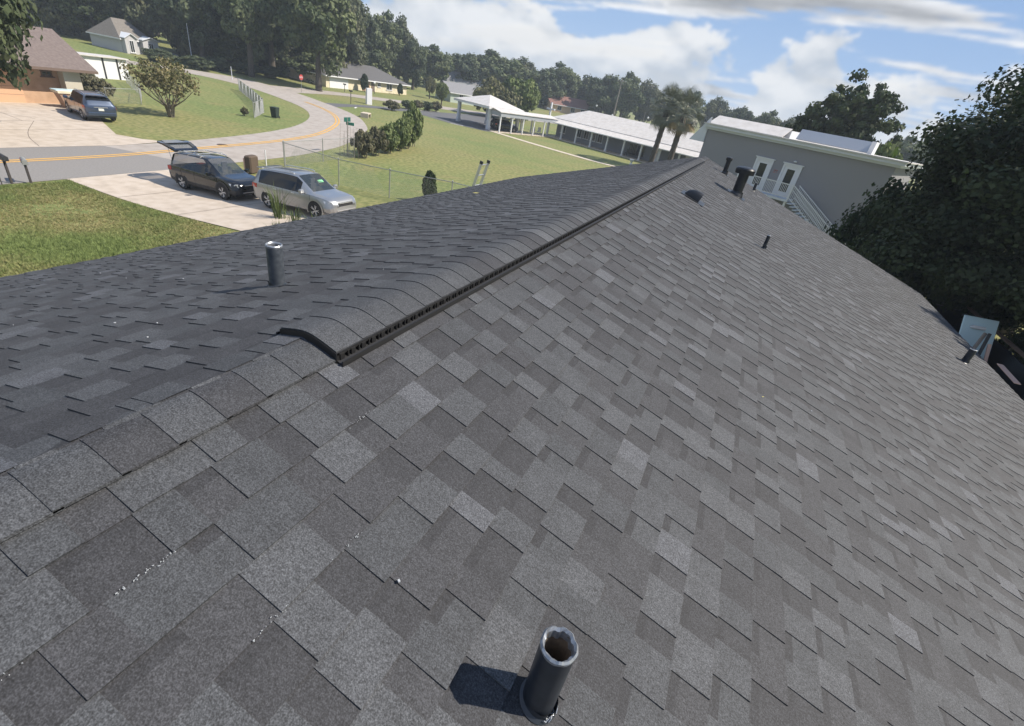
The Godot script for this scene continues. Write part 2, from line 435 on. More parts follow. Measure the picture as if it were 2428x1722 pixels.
func build_house() -> void:
	var r := RandomNumberGenerator.new(); r.seed = 2024
	var house := thing("house", "low house with dark grey shingle roof that fills the foreground", "house", Vector3.ZERO)
	var Z0 := 2.2; var Z1 := -15.35
	var LS := {1: 6.62, -1: 5.72}
	# deck under the shingles
	var m := MB.new()
	for side in [1, -1]:
		var L: float = LS[side]
		var a := on_slope(side, 0, Z0, -0.004); var b := on_slope(side, L, Z0, -0.004); var c := on_slope(side, L, Z1, -0.004); var d := on_slope(side, 0, Z1, -0.004)
		var lo := Vector3(0, -0.03, 0)
		if side > 0:
			m.hexa([a + lo, b + lo, c + lo, d + lo, a, b, c, d])
		else:
			m.hexa([b + lo, a + lo, d + lo, c + lo, b, a, d, c])
	var roof := mi("roof", m.mesh(), M.felt, house)
	# shingle courses
	var tones := [Color(0.083, 0.086, 0.089), Color(0.096, 0.099, 0.102), Color(0.112, 0.115, 0.119), Color(0.132, 0.136, 0.141), Color(0.163, 0.168, 0.174), Color(0.067, 0.069, 0.071)]
	var weight := [0.22, 0.50, 0.72, 0.86, 0.94, 1.0]
	var segs := []
	for side in [1, -1]:
		var L: float = LS[side]
		var rows := int(ceil((L - 0.113) / EXPO)) + 1
		for i in rows:
			var s := 0.113 + (i - 1) * EXPO
			if i == 0: s = 0.0
			var z := Z0 - r.randf() * 0.12
			var raised := r.randf() < 0.5
			while z > Z1 + 0.02:
				var w: float = [0.075, 0.085, 0.095, 0.105, 0.115, 0.125, 0.140, 0.160][r.randi() % 8]
				w = minf(w, maxf(z - Z1, 0.03))
				var q := r.randf(); var t := 0
				while weight[t] < q: t += 1
				if raised: t = [0, 2, 1, 3, 4, 3][t]
				else: t = [5, 0, 5, 1, 2, 0][t]
				var zc := z - w * 0.5
				var p := on_slope(side, s, zc)
				var dv := p - Vector3(0, EYE, 0)
				var dist := dv.length()
				var area := w * absf(dv.normalized().dot(slope_basis(side).y)) / (dist * dist)
				# only what lies in front of the lens counts as large
				if dv.normalized().dot(Vector3(-0.30, -0.507, -0.808)) < 0.62: area = 0.0
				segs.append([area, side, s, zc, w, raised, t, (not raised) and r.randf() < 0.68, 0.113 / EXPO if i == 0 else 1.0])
				z -= w
				raised = not raised if r.randf() < 0.94 else raised
	segs.sort_custom(func(a, b): return a[0] > b[0])
	var cache := {}
	var rest := MB.new()
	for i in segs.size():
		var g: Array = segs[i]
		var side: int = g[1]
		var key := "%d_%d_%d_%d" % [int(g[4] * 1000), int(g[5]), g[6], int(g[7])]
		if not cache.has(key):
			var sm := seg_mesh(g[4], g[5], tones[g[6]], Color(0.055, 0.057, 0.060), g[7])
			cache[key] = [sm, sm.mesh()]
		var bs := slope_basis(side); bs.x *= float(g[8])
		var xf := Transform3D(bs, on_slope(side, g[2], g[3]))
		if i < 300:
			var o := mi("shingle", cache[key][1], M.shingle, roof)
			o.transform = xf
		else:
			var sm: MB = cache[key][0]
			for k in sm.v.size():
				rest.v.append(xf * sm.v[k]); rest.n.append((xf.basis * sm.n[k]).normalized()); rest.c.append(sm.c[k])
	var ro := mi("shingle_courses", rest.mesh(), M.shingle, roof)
	ro.set_meta("kind", "stuff")
	# ridge caps: folded shingles, near end lapping over the next
	var cap := func(z0: float, z1: float, half: float, lift: float, rise: float, tone: Color) -> ArrayMesh:
		var cm := MB.new(); cm.col = tone
		var N := 12
		var pts := []
		for k in N + 1:
			var t := (float(k) / N) * 2.0 - 1.0
			var xx := t * half
			pts.append(Vector2(xx, -tan(TH) * (sqrt(xx * xx + 0.045 * 0.045) - 0.012) + 0.012 + lift))
		for k in N:
			var a: Vector2 = pts[k]; var b: Vector2 = pts[k + 1]
			var n1 := Vector3(-(pts[mini(k + 1, N)].y - pts[maxi(k - 1, 0)].y), pts[mini(k + 1, N)].x - pts[maxi(k - 1, 0)].x, 0).normalized()
			var n2 := Vector3(-(pts[mini(k + 2, N)].y - pts[k].y), pts[mini(k + 2, N)].x - pts[k].x, 0).normalized()
			var A := Vector3(a.x, a.y + rise, z0); var B := Vector3(b.x, b.y + rise, z0)
			var C := Vector3(b.x, b.y, z1); var D := Vector3(a.x, a.y, z1)
			cm.stri(A, B, C, n1, n2, n2); cm.stri(A, C, D, n1, n2, n1)
			var dn := Vector3(0, -0.006, 0)
			cm.quad(A + dn, B + dn, B, A)
		for e in [0, N]:
			var a: Vector2 = pts[e]
			var A := Vector3(a.x, a.y + rise, z0); var D := Vector3(a.x, a.y, z1); var dn := Vector3(0, -0.008, 0)
			if e == 0: cm.quad(D + dn, A + dn, A, D)
			else: cm.quad(A + dn, D + dn, D, A)
		return cm.mesh()
	var z := 2.004
	var VENT0 := -1.075; var VENT1 := -13.75
	var ctones := [Color(0.080, 0.082, 0.085), Color(0.105, 0.108, 0.112), Color(0.120, 0.124, 0.128), Color(0.165, 0.170, 0.176)]
	var nrow := 0
	while z > Z1 + 0.1:
		var e := 0.133
		var vent := z < VENT0 + 0.02 and z > VENT1
		if z > VENT0 and z - e < VENT0 + 0.03: e = z - VENT0
		var o := mi("ridge_cap", cap.call(0.0, -e - 0.02, 0.130, 0.029 if vent else 0.0, 0.0036, ctones[[0, 1, 2, 1, 2, 3, 0, 2, 1, 1][r.randi() % 10]]), M.shingle, roof)
		o.position = Vector3(RX + 0.022, RY - 0.004, z)
		z -= e; nrow += 1
	# ridge vent: black plastic with open louvres under the caps
	var vb := MB.new()
	var prof := []
	for k in 13:
		var t := (k / 12.0) * 2.0 - 1.0
		var xx := t * 0.134
		prof.append(Vector2(xx, -tan(TH) * (sqrt(xx * xx + 0.045 * 0.045) - 0.012) + 0.012))
	for k in 12:
		var a: Vector2 = prof[k]; var b: Vector2 = prof[k + 1]
		vb.hexa([Vector3(a.x, a.y + 0.018, VENT0), Vector3(b.x, b.y + 0.018, VENT0), Vector3(b.x, b.y + 0.018, VENT1), Vector3(a.x, a.y + 0.018, VENT1), Vector3(a.x, a.y + 0.028, VENT0), Vector3(b.x, b.y + 0.028, VENT0), Vector3(b.x, b.y + 0.028, VENT1), Vector3(a.x, a.y + 0.028, VENT1)])
	var vent_o := mi("ridge_vent", vb.mesh(), M.black_plastic, house)
	vent_o.position = Vector3(RX + 0.022, RY - 0.004, 0)
	var lv := MB.new(); var fl := MB.new()
	for sx in [-1, 1]:
		var yb := -tan(TH) * (0.14 - 0.012) + 0.006
		# flange, inner wall and outer baffle
		fl.hexa(flip_if(sx, [Vector3(sx * 0.122, yb + 0.003, VENT0), Vector3(sx * 0.160, yb - 0.0115, VENT0), Vector3(sx * 0.160, yb - 0.0115, VENT1), Vector3(sx * 0.122, yb + 0.003, VENT1), Vector3(sx * 0.122, yb + 0.008, VENT0), Vector3(sx * 0.160, yb - 0.0065, VENT0), Vector3(sx * 0.160, yb - 0.0065, VENT1), Vector3(sx * 0.122, yb + 0.008, VENT1)]))
		fl.box(Vector3(sx * 0.157, yb + 0.001, (VENT0 + VENT1) * 0.5), Vector3(0.006, 0.016, VENT0 - VENT1))
		fl.box(Vector3(sx * 0.129, yb + 0.024, (VENT0 + VENT1) * 0.5), Vector3(0.010, 0.006, VENT0 - VENT1))
		var zz := VENT0 - 0.012
		var q := 0
		while zz > VENT1:
			var wd := 0.020 if q % 2 == 0 else 0.006
			lv.box(Vector3(sx * 0.132, yb + 0.014, zz - wd * 0.5), Vector3(0.012, 0.024, wd))
			zz -= wd + (0.017 if q % 2 == 0 else 0.012)
			q += 1
	mi("flange", fl.mesh(), M.black_plastic, vent_o)
	mi("louver_strip", lv.mesh(), M.black_plastic, vent_o).set_meta("kind", "stuff")
	# closed front end of the vent
	var en := MB.new()
	for k in 12:
		var a: Vector2 = prof[k]; var b: Vector2 = prof[k + 1]
		en.hexa([Vector3(a.x, a.y - 0.012, VENT0 + 0.004), Vector3(b.x, b.y - 0.012, VENT0 + 0.004), Vector3(b.x, b.y - 0.012, VENT0 - 0.01), Vector3(a.x, a.y - 0.012, VENT0 - 0.01), Vector3(a.x, a.y + 0.027, VENT0 + 0.004), Vector3(b.x, b.y + 0.027, VENT0 + 0.004), Vector3(b.x, b.y + 0.027, VENT0 - 0.01), Vector3(a.x, a.y + 0.027, VENT0 - 0.01)])
	mi("end_plug", en.mesh(), M.black_plastic, vent_o)
	# drip edge, fascia, soffit, walls
	var de := MB.new(); var fa := MB.new(); var so := MB.new()
	for side in [1, -1]:
		var p := on_slope(side, LS[side], 0.0, -0.012)
		de.box(Vector3(p.x + side * 0.004, p.y - 0.02, (Z0 + Z1) * 0.5), Vector3(0.012, 0.05, Z0 - Z1))
		fa.box(Vector3(p.x - side * 0.02, p.y - 0.13, (Z0 + Z1) * 0.5), Vector3(0.025, 0.2, Z0 - Z1))
		so.box(Vector3(p.x - side * 0.33, p.y - 0.235, (Z0 + Z1) * 0.5), Vector3(0.62, 0.02, Z0 - Z1 - 0.05))
		for zz in [Z0 - 0.01, Z1 + 0.01]:
			var a := on_slope(side, 0, zz, -0.05); var b := on_slope(side, LS[side] - 0.02, zz, -0.05)
			fa.bar(a + Vector3(0, -0.07, 0), b + Vector3(0, -0.07, 0), 0.03, 0.17)
	mi("drip_edge", de.mesh(), M.black_plastic, house); mi("fascia", fa.mesh(), M.white, house); mi("soffit", so.mesh(), M.white, house)
	var wl := MB.new()
	var xl := on_slope(-1, LS[-1], 0).x + 0.6; var xr := on_slope(1, LS[1], 0).x - 0.6
	var yt := on_slope(1, LS[1], 0).y - 0.05
	var zf := Z0 - 0.35; var zb := Z1 + 0.35
	for e in [[xl, xl + 0.2, zf, zb], [xr - 0.2, xr, zf, zb], [xl + 0.2, xr - 0.2, zf, zf - 0.2], [xl + 0.2, xr - 0.2, zb + 0.2, zb]]:
		wl.box(Vector3((e[0] + e[1]) * 0.5, (yt + 0.6) * 0.5, (e[2] + e[3]) * 0.5), Vector3(absf(e[1] - e[0]), yt - 0.6, absf(e[2] - e[3])))
	for zz in [zf - 0.1, zb + 0.1]:   # gable triangles
		var q := 0.1
		var A := Vector3(xl + 0.2, yt, zz + q); var B := Vector3(xr - 0.2, yt, zz + q); var C := Vector3(RX, RY - 0.12, zz + q)
		var A2 := A + Vector3(0, 0, -2 * q); var B2 := B + Vector3(0, 0, -2 * q); var C2 := C + Vector3(0, 0, -2 * q)
		wl.tri(A, B, C); wl.tri(A2, C2, B2); wl.quad(B, B2, C2, C); wl.quad(A2, A, C, C2)
	mi("wall", wl.mesh(), M.stucco, house)
	# crumbs of chalk along the snapped course lines, and scattered grit
	var ck := MB.new()
	for line in [[0.384, 0.2, -1.0, 64], [0.650, 0.2, -1.0, 64], [0.92, 0.2, -1.3, 18]]:
		var seed_z := 0.0
		for k in int(line[3]):
			if k % 16 == 0: seed_z = r.randf_range(line[2], line[1])
			var zz := seed_z + r.randfn(0.0, 0.028)
			var sz := r.randf_range(0.0005, 0.0012)
			ck.box(on_slope(1, line[0] + r.randfn(0.0, 0.003), zz, 0.0075), Vector3(sz, 0.002, sz * r.randf_range(1.0, 4.0)), Basis(Vector3.UP, r.randfn(0, 0.5)))
	for k in 60:
		var side := 1 if r.randf() < 0.3 else -1
		var s := r.randf_range(0.4, 5.4)
		var sz := r.randf_range(0.002, 0.006)
		ck.box(on_slope(side, s, r.randf_range(-9.0, 0.0), 0.010), Vector3(sz, 0.004, sz * 1.3), Basis(Vector3.UP, r.randf() * 3.0))
	var co := mi("chalk_crumbs", ck.mesh(), M.chalk, roof)
	co.set_meta("kind", "stuff")

func flip_if(s: int, p: Array) -> Array:
	return p if s > 0 else [p[1], p[0], p[3], p[2], p[5], p[4], p[7], p[6]]

# ---------- things on the roof ----------
func lead_pipe(label: String, side: int, s: float, z: float, rad: float, h: float, crumple: float, pm: Material) -> void:
	var o := thing("vent_pipe", label, "vent pipe", on_slope(side, s, z), 0.0)
	var m := MB.new()
	var r := RandomNumberGenerator.new(); r.seed = int(s * 1000 + h * 77)
	m.tube([Vector3(0, -0.08, 0), Vector3(0, h * 0.5, 0), Vector3(0, h - 0.012, 0), Vector3(0, h - 0.003, 0)], [rad, rad, rad * 0.995, rad * 0.985], 32, false)
	mi("pipe", m.mesh(), pm, o)
	var rim := MB.new()
	var N := 40
	for k in N:
		var a := TAU * k / N; var a2 := TAU * (k + 1) / N
		var w1 := func(q: float) -> float: return crumple * (sin(q * 5.0 + 1.0) * 0.6 + sin(q * 11.0 + 2.0) * 0.4)
		var rows := []
		for e in [a, a2]:
			var k1: float = w1.call(e)
			var dr := Vector3(cos(e), 0, -sin(e))
			rows.append([dr * (rad * 1.0) + Vector3.UP * (h - 0.006 + k1 * 0.5), dr * (rad * 1.035 + k1 * 0.3) + Vector3.UP * (h + 0.004 + k1), dr * (rad * 0.93 + k1 * 0.2) + Vector3.UP * (h + 0.009 + k1), dr * (rad * 0.80 + k1 * 0.9) + Vector3.UP * (h + 0.002 + k1 * 0.4), dr * (rad * 0.775 + k1) + Vector3.UP * (h - 0.022 + k1 * 0.8)])
		for i in 4:
			rim.quad(rows[0][i], rows[1][i], rows[1][i + 1], rows[0][i + 1])
	mi("rim", rim.mesh(), M.lead, o)
	var inn := MB.new()
	for k in 28:
		var a := TAU * k / 28; var a2 := TAU * (k + 1) / 28
		var d1 := Vector3(cos(a), 0, -sin(a)) * rad * 0.83; var d2 := Vector3(cos(a2), 0, -sin(a2)) * rad * 0.83
		inn.quad(d2 + Vector3(0, -0.05, 0), d1 + Vector3(0, -0.05, 0), d1 + Vector3(0, h - 0.004, 0), d2 + Vector3(0, h - 0.004, 0))
		inn.tri(Vector3(0, -0.05, 0), d1 + Vector3(0, -0.05, 0), d2 + Vector3(0, -0.05, 0))
	mi("inner_pipe", inn.mesh(), M.pvc_dirty, o)
	# torn lead and sealant at the foot
	var ft := MB.new()
	var b := slope_basis(side)
	for k in 26:
		var a := r.randf_range(-1.7, 0.9)
		var rr := rad * r.randf_range(1.0, 1.22)
		ft.box(b * Vector3(cos(a) * rr, 0.008 + r.randf() * 0.006, sin(a) * rr * side), Vector3(0.002, 0.006, 0.012 * r.randf_range(0.5, 1.3)), b * Basis(Vector3.UP, -a + r.randfn(0, 0.5)) * Basis(Vector3.RIGHT, r.randfn(0, 0.5)))
	mi("flashing_edge", ft.mesh(), M.lead, o)
	var col := MB.new()
	col.lathe([Vector2(rad * 1.28, 0.004), Vector2(rad * 1.06, 0.012), Vector2(rad * 1.015, 0.03)], 28, Vector3.ZERO, b)
	mi("flashing_collar", col.mesh(), M.lead_paint, o)

func simple_pipe(label: String, s: float, z: float, rad: float, h: float) -> Node3D:
	var o := thing("vent_pipe", label, "vent pipe", on_slope(1, s, z))
	var m := MB.new()
	m.tube([Vector3(0, -0.08, 0), Vector3(0, h, 0)], [rad, rad], 16, false)
	mi("pipe", m.mesh(), M.lead_paint, o)
	var m2 := MB.new()
	m2.lathe([Vector2(rad, h - 0.004), Vector2(rad * 1.06, h), Vector2(rad * 0.8, h + 0.004), Vector2(rad * 0.75, h - 0.06), Vector2(0, h - 0.06)], 16)
	mi("rim", m2.mesh(), M.lead, o)
	var m3 := MB.new()
	m3.lathe([Vector2(rad * 1.5, 0.004), Vector2(rad * 1.1, 0.016), Vector2(rad * 1.02, 0.05)], 16, Vector3.ZERO, slope_basis(1))
	mi("flashing_collar", m3.mesh(), M.lead_paint, o)
	return o

func capped_vent(label: String, s: float, z: float, rad: float, h: float, crad: float, ch: float) -> void:
	var o := thing("roof_vent", label, "roof vent", on_slope(1, s, z))
	var m := MB.new()
	m.tube([Vector3(0, -0.12, 0), Vector3(0, h - ch * 0.4, 0)], [rad, rad], 20)
	mi("stack", m.mesh(), M.black_metal, o)
	var c := MB.new()
	c.lathe([Vector2(rad * 1.02, h - ch), Vector2(crad, h - ch), Vector2(crad * 1.03, h - ch * 0.3), Vector2(crad * 0.93, h - ch * 0.08), Vector2(crad * 0.5, h + ch * 0.06), Vector2(0, h + ch * 0.10)], 24)
	mi("cap", c.mesh(), M.black_metal, o)
	var b := MB.new()
	b.lathe([Vector2(rad * 1.5, 0.006), Vector2(rad * 1.45, 0.02), Vector2(rad * 1.12, 0.07), Vector2(rad * 1.02, 0.10)], 20, Vector3.ZERO, slope_basis(1))
	mi("storm_collar", b.mesh(), M.black_metal, o)
	var f := MB.new()
	f.box(slope_basis(1) * Vector3(0, 0.009, 0), Vector3(rad * 4.2, 0.004, rad * 4.0), slope_basis(1))
	mi("flashing", f.mesh(), M.black_metal, o)

func roof_items() -> void:
	var k := cos(TH)
	lead_pipe("dark vent pipe with crumpled silver rim in the near foreground", 1, 1.262, -0.636, 0.0415, 0.245, 0.0035, M.lead_paint)
	lead_pipe("upright grey vent pipe left of the ridge cap row", -1, 0.985, -1.76, 0.042, 0.235, 0.0012, M.lead_bare)
	simple_pipe("thin dark vent pipe on the right slope in mid distance", (0.618 - RX) / k, -7.9, 0.026, 0.20)
	simple_pipe("short dark vent pipe at the right eave beside the pale blue panel", (4.22 - RX) / k, -9.35, 0.05, 0.24)
	simple_pipe("short thin pipe just right of the tall capped roof vent", (0.33 - RX) / k, -14.5, 0.034, 0.2)
	capped_vent("tall black roof vent with wide round cap", (-0.03 - RX) / k, -11.63, 0.10, 0.56, 0.19, 0.13)
	capped_vent("small black capped vent near the far end of the ridge", (-0.50 - RX) / k, -14.1, 0.055, 0.40, 0.078, 0.08)
	# hooded vent
	var o := thing("roof_vent", "low black hooded vent beside the ridge", "roof vent", on_slope(1, (-0.60 - RX) / k, -8.2))
	o.basis = slope_basis(1)
	var m := MB.new()
	var N := 14
	for i in N:
		var a := PI * i / N; var a2 := PI * (i + 1) / N
		var prev := []
		for j in 9:
			var t := j / 8.0
			var rr := 0.105 * sqrt(maxf(0.0, 1.0 - pow(t, 2.4)))
			var xx := lerpf(0.10, -0.16, t)
			var A := Vector3(xx, 0.0 + sin(a) * rr * 1.35, cos(a) * rr); var B := Vector3(xx, 0.0 + sin(a2) * rr * 1.35, cos(a2) * rr)
			if j > 0: m.quad(A, prev[0], prev[1], B)
			prev = [A, B]
	mi("hood", m.mesh(), M.black_metal, o)
	var f := MB.new(); f.box(Vector3(0, 0.009, 0), Vector3(0.40, 0.004, 0.36))
	mi("flashing", f.mesh(), M.black_metal, o)
	var fr := MB.new()
	for i in N:
		var a := PI * i / N; var a2 := PI * (i + 1) / N
		fr.tri(Vector3(0.075, 0.0, 0), Vector3(0.075, sin(a) * 0.14, cos(a) * 0.103), Vector3(0.075, sin(a2) * 0.14, cos(a2) * 0.103))
	mi("screen", fr.mesh(), M.dark, o)
	# ladder leaning on the left eave
	var lp := on_slope(-1, 5.72, -12.7)
	var lo := thing("ladder", "aluminium ladder top leaning against the left eave", "ladder", Vector3(lp.x - 1.05, gy(-8, -12.7), -12.7))
	var top := Vector3(lp.x - 0.02, lp.y + 0.62, 0) - Vector3(lo.position.x, lo.position.y, 0)
	for sz in [-0.21, 0.21]:
		var q := MB.new(); q.bar(Vector3(0, 0, sz), top + Vector3(0, 0, sz), 0.03, 0.075); mi("rail", q.mesh(), M.alu, lo)
		var e := MB.new(); e.bar(top + Vector3(-0.012, -0.06, sz), top + Vector3(0.004, 0.02, sz), 0.042, 0.088); mi("rail_cap", e.mesh(), M.dark_cap, lo)
	var cnt := 14
	for i in cnt:
		var q := MB.new(); var c := top * ((i + 0.7) / cnt)
		q.cyl(c + Vector3(0, 0, -0.2), c + Vector3(0, 0, 0.2), 0.016, 8); mi("rung", q.mesh(), M.alu, lo)
	# dry leaves
	var leaf := MB.new()
	leaf.quad(Vector3(-0.05, 0, 0), Vector3(0, 0.004, 0.022), Vector3(0.05, 0.012, 0), Vector3(0, 0.004, -0.022))
	var lm := leaf.mesh()
	for e in [[-1, 3.6, -8.6, "yellow dry leaf on the left slope below the ladder", 1.5], [1, 1.9, -3.1, "tiny yellow leaf scrap on the right slope near the middle", 0.2]]:
		var t := thing("fallen_leaf", e[3], "leaf", on_slope(e[0], e[1], e[2], 0.010), 0.6)
		t.scale = Vector3.ONE * e[4]
		mi("blade", lm, M.leaf_yellow, t)

# ---------- buildings ----------
func wbox(called: String, parent: Node, m: Material, x0: float, x1: float, y0: float, y1: float, z0: float, z1: float) -> MeshInstance3D:
	var q := MB.new()
	q.box(Vector3((x0 + x1) * 0.5, (y0 + y1) * 0.5, (z0 + z1) * 0.5), Vector3(absf(x1 - x0), absf(y1 - y0), absf(z1 - z0)))
	return mi(called, q.mesh(), m, parent)

func slab(pts: Array, t: float) -> MB:   # a roof plane of 3 or 4 corners (counter-clockwise from above) with thickness
	var m := MB.new()
	var dn := Vector3(0, -t, 0)
	if pts.size() == 4:
		m.quad(pts[0], pts[1], pts[2], pts[3]); m.quad(pts[3] + dn, pts[2] + dn, pts[1] + dn, pts[0] + dn)
	else:
		m.tri(pts[0], pts[1], pts[2]); m.tri(pts[2] + dn, pts[1] + dn, pts[0] + dn)
	for i in pts.size():
		var j := (i + 1) % pts.size()
		m.quad(pts[i] + dn, pts[j] + dn, pts[j], pts[i])
	return m

func window(parent: Node, x: float, y: float, z: float, w: float, h: float, face: int, fm: Material, gm: Material) -> void:
	# on a wall facing local +z (face 0) or +x (face 1); frame proud, glass set in it
	var b := Basis() if face == 0 else Basis(Vector3(0, 0, -1), Vector3.UP, Vector3(1, 0, 0))
	var g := MB.new(); g.box(Vector3.ZERO, Vector3(w, h, 0.03), b)
	var o := mi("window", g.mesh(), gm, parent); o.position = Vector3(x, y, z)
	var f := MB.new(); var t := 0.07
	for e in [[0, h * 0.5, w + 2 * t, t], [0, -h * 0.5, w + 2 * t, t], [-w * 0.5, 0, t, h - t], [w * 0.5, 0, t, h - t], [0, 0, t * 0.6, h - t]]:
		f.box(b * Vector3(e[0], e[1], 0.02), Vector3(e[2], e[3], 0.05), b)
	mi("frame", f.mesh(), fm, o)
	var s := MB.new(); s.box(b * Vector3(0, -h * 0.5 - 0.07, 0.05), Vector3(w + 0.3, 0.06, 0.12), b); mi("sill", s.mesh(), fm, o)

func gable_house(o: Node3D, L: float, D: float, eave: float, rise: float, oh: float, hip: float, wm: Material, rm: Material, tm: Material) -> void:
	# length L along local z (centred), depth D along local -x from the front wall at x = 0
	for e in [["wall", 0.0, -0.2, -L * 0.5, L * 0.5], ["wall", -D + 0.2, -D, -L * 0.5, L * 0.5], ["wall", -0.2, -D + 0.2, -L * 0.5, -L * 0.5 + 0.2], ["wall", -0.2, -D + 0.2, L * 0.5 - 0.2, L * 0.5]]:
		wbox(e[0], o, wm, e[1], e[2], -0.4, eave, e[3], e[4])
	var rx := -D * 0.5; var k := rise / (D * 0.5)
	var ye := eave - k * oh + 0.02
	var yr := eave + rise + 0.02
	var zl := L * 0.5 + oh; var rl := zl - hip
	var A := Vector3(oh, ye, zl); var B := Vector3(oh, ye, -zl); var C := Vector3(-D - oh, ye, -zl); var E := Vector3(-D - oh, ye, zl)
	var R1 := Vector3(rx, yr, rl); var R2 := Vector3(rx, yr, -rl)
	var m := slab([A, B, R2, R1], 0.14); var m2 := slab([C, E, R1, R2], 0.14)
	for q in [m2]:
		m.v.append_array(q.v); m.n.append_array(q.n); m.c.append_array(q.c)
	if hip > 0.1:
		for q in [slab([B, C, R2], 0.14), slab([E, A, R1], 0.14)]:
			m.v.append_array(q.v); m.n.append_array(q.n); m.c.append_array(q.c)
	mi("roof", m.mesh(), rm, o)
	if hip <= 0.1:
		var g := MB.new()
		for s in [-1, 1]:
			var z0: float = s * (L * 0.5 - 0.1)
			var a := Vector3(0, eave, z0 + 0.1); var b := Vector3(-D, eave, z0 + 0.1); var c := Vector3(rx, eave + rise - 0.1, z0 + 0.1)
			var sh := Vector3(0, 0, -0.2)
			g.tri(b, a, c); g.tri(a + sh, b + sh, c + sh); g.quad(a, a + sh, c + sh, c); g.quad(b + sh, b, c, c + sh)
		mi("gable", g.mesh(), wm, o)
	var f := MB.new()
	f.box(Vector3(oh + 0.012, ye - 0.08, 0), Vector3(0.03, 0.18, 2 * zl - 0.02)); f.box(Vector3(-D - oh - 0.012, ye - 0.08, 0), Vector3(0.03, 0.18, 2 * zl - 0.02))
	if hip > 0.1:
		f.box(Vector3(rx, ye - 0.08, zl + 0.012), Vector3(D + 2 * oh, 0.18, 0.03)); f.box(Vector3(rx, ye - 0.08, -zl - 0.012), Vector3(D + 2 * oh, 0.18, 0.03))
	mi("fascia", f.mesh(), tm, o)

func pitched(m: MB, a: Vector3, b: Vector3, c: Vector3, d: Vector3, t := 0.08) -> void:
	var q := slab([a, b, c, d], t); m.v.append_array(q.v); m.n.append_array(q.n); m.c.append_array(q.c)

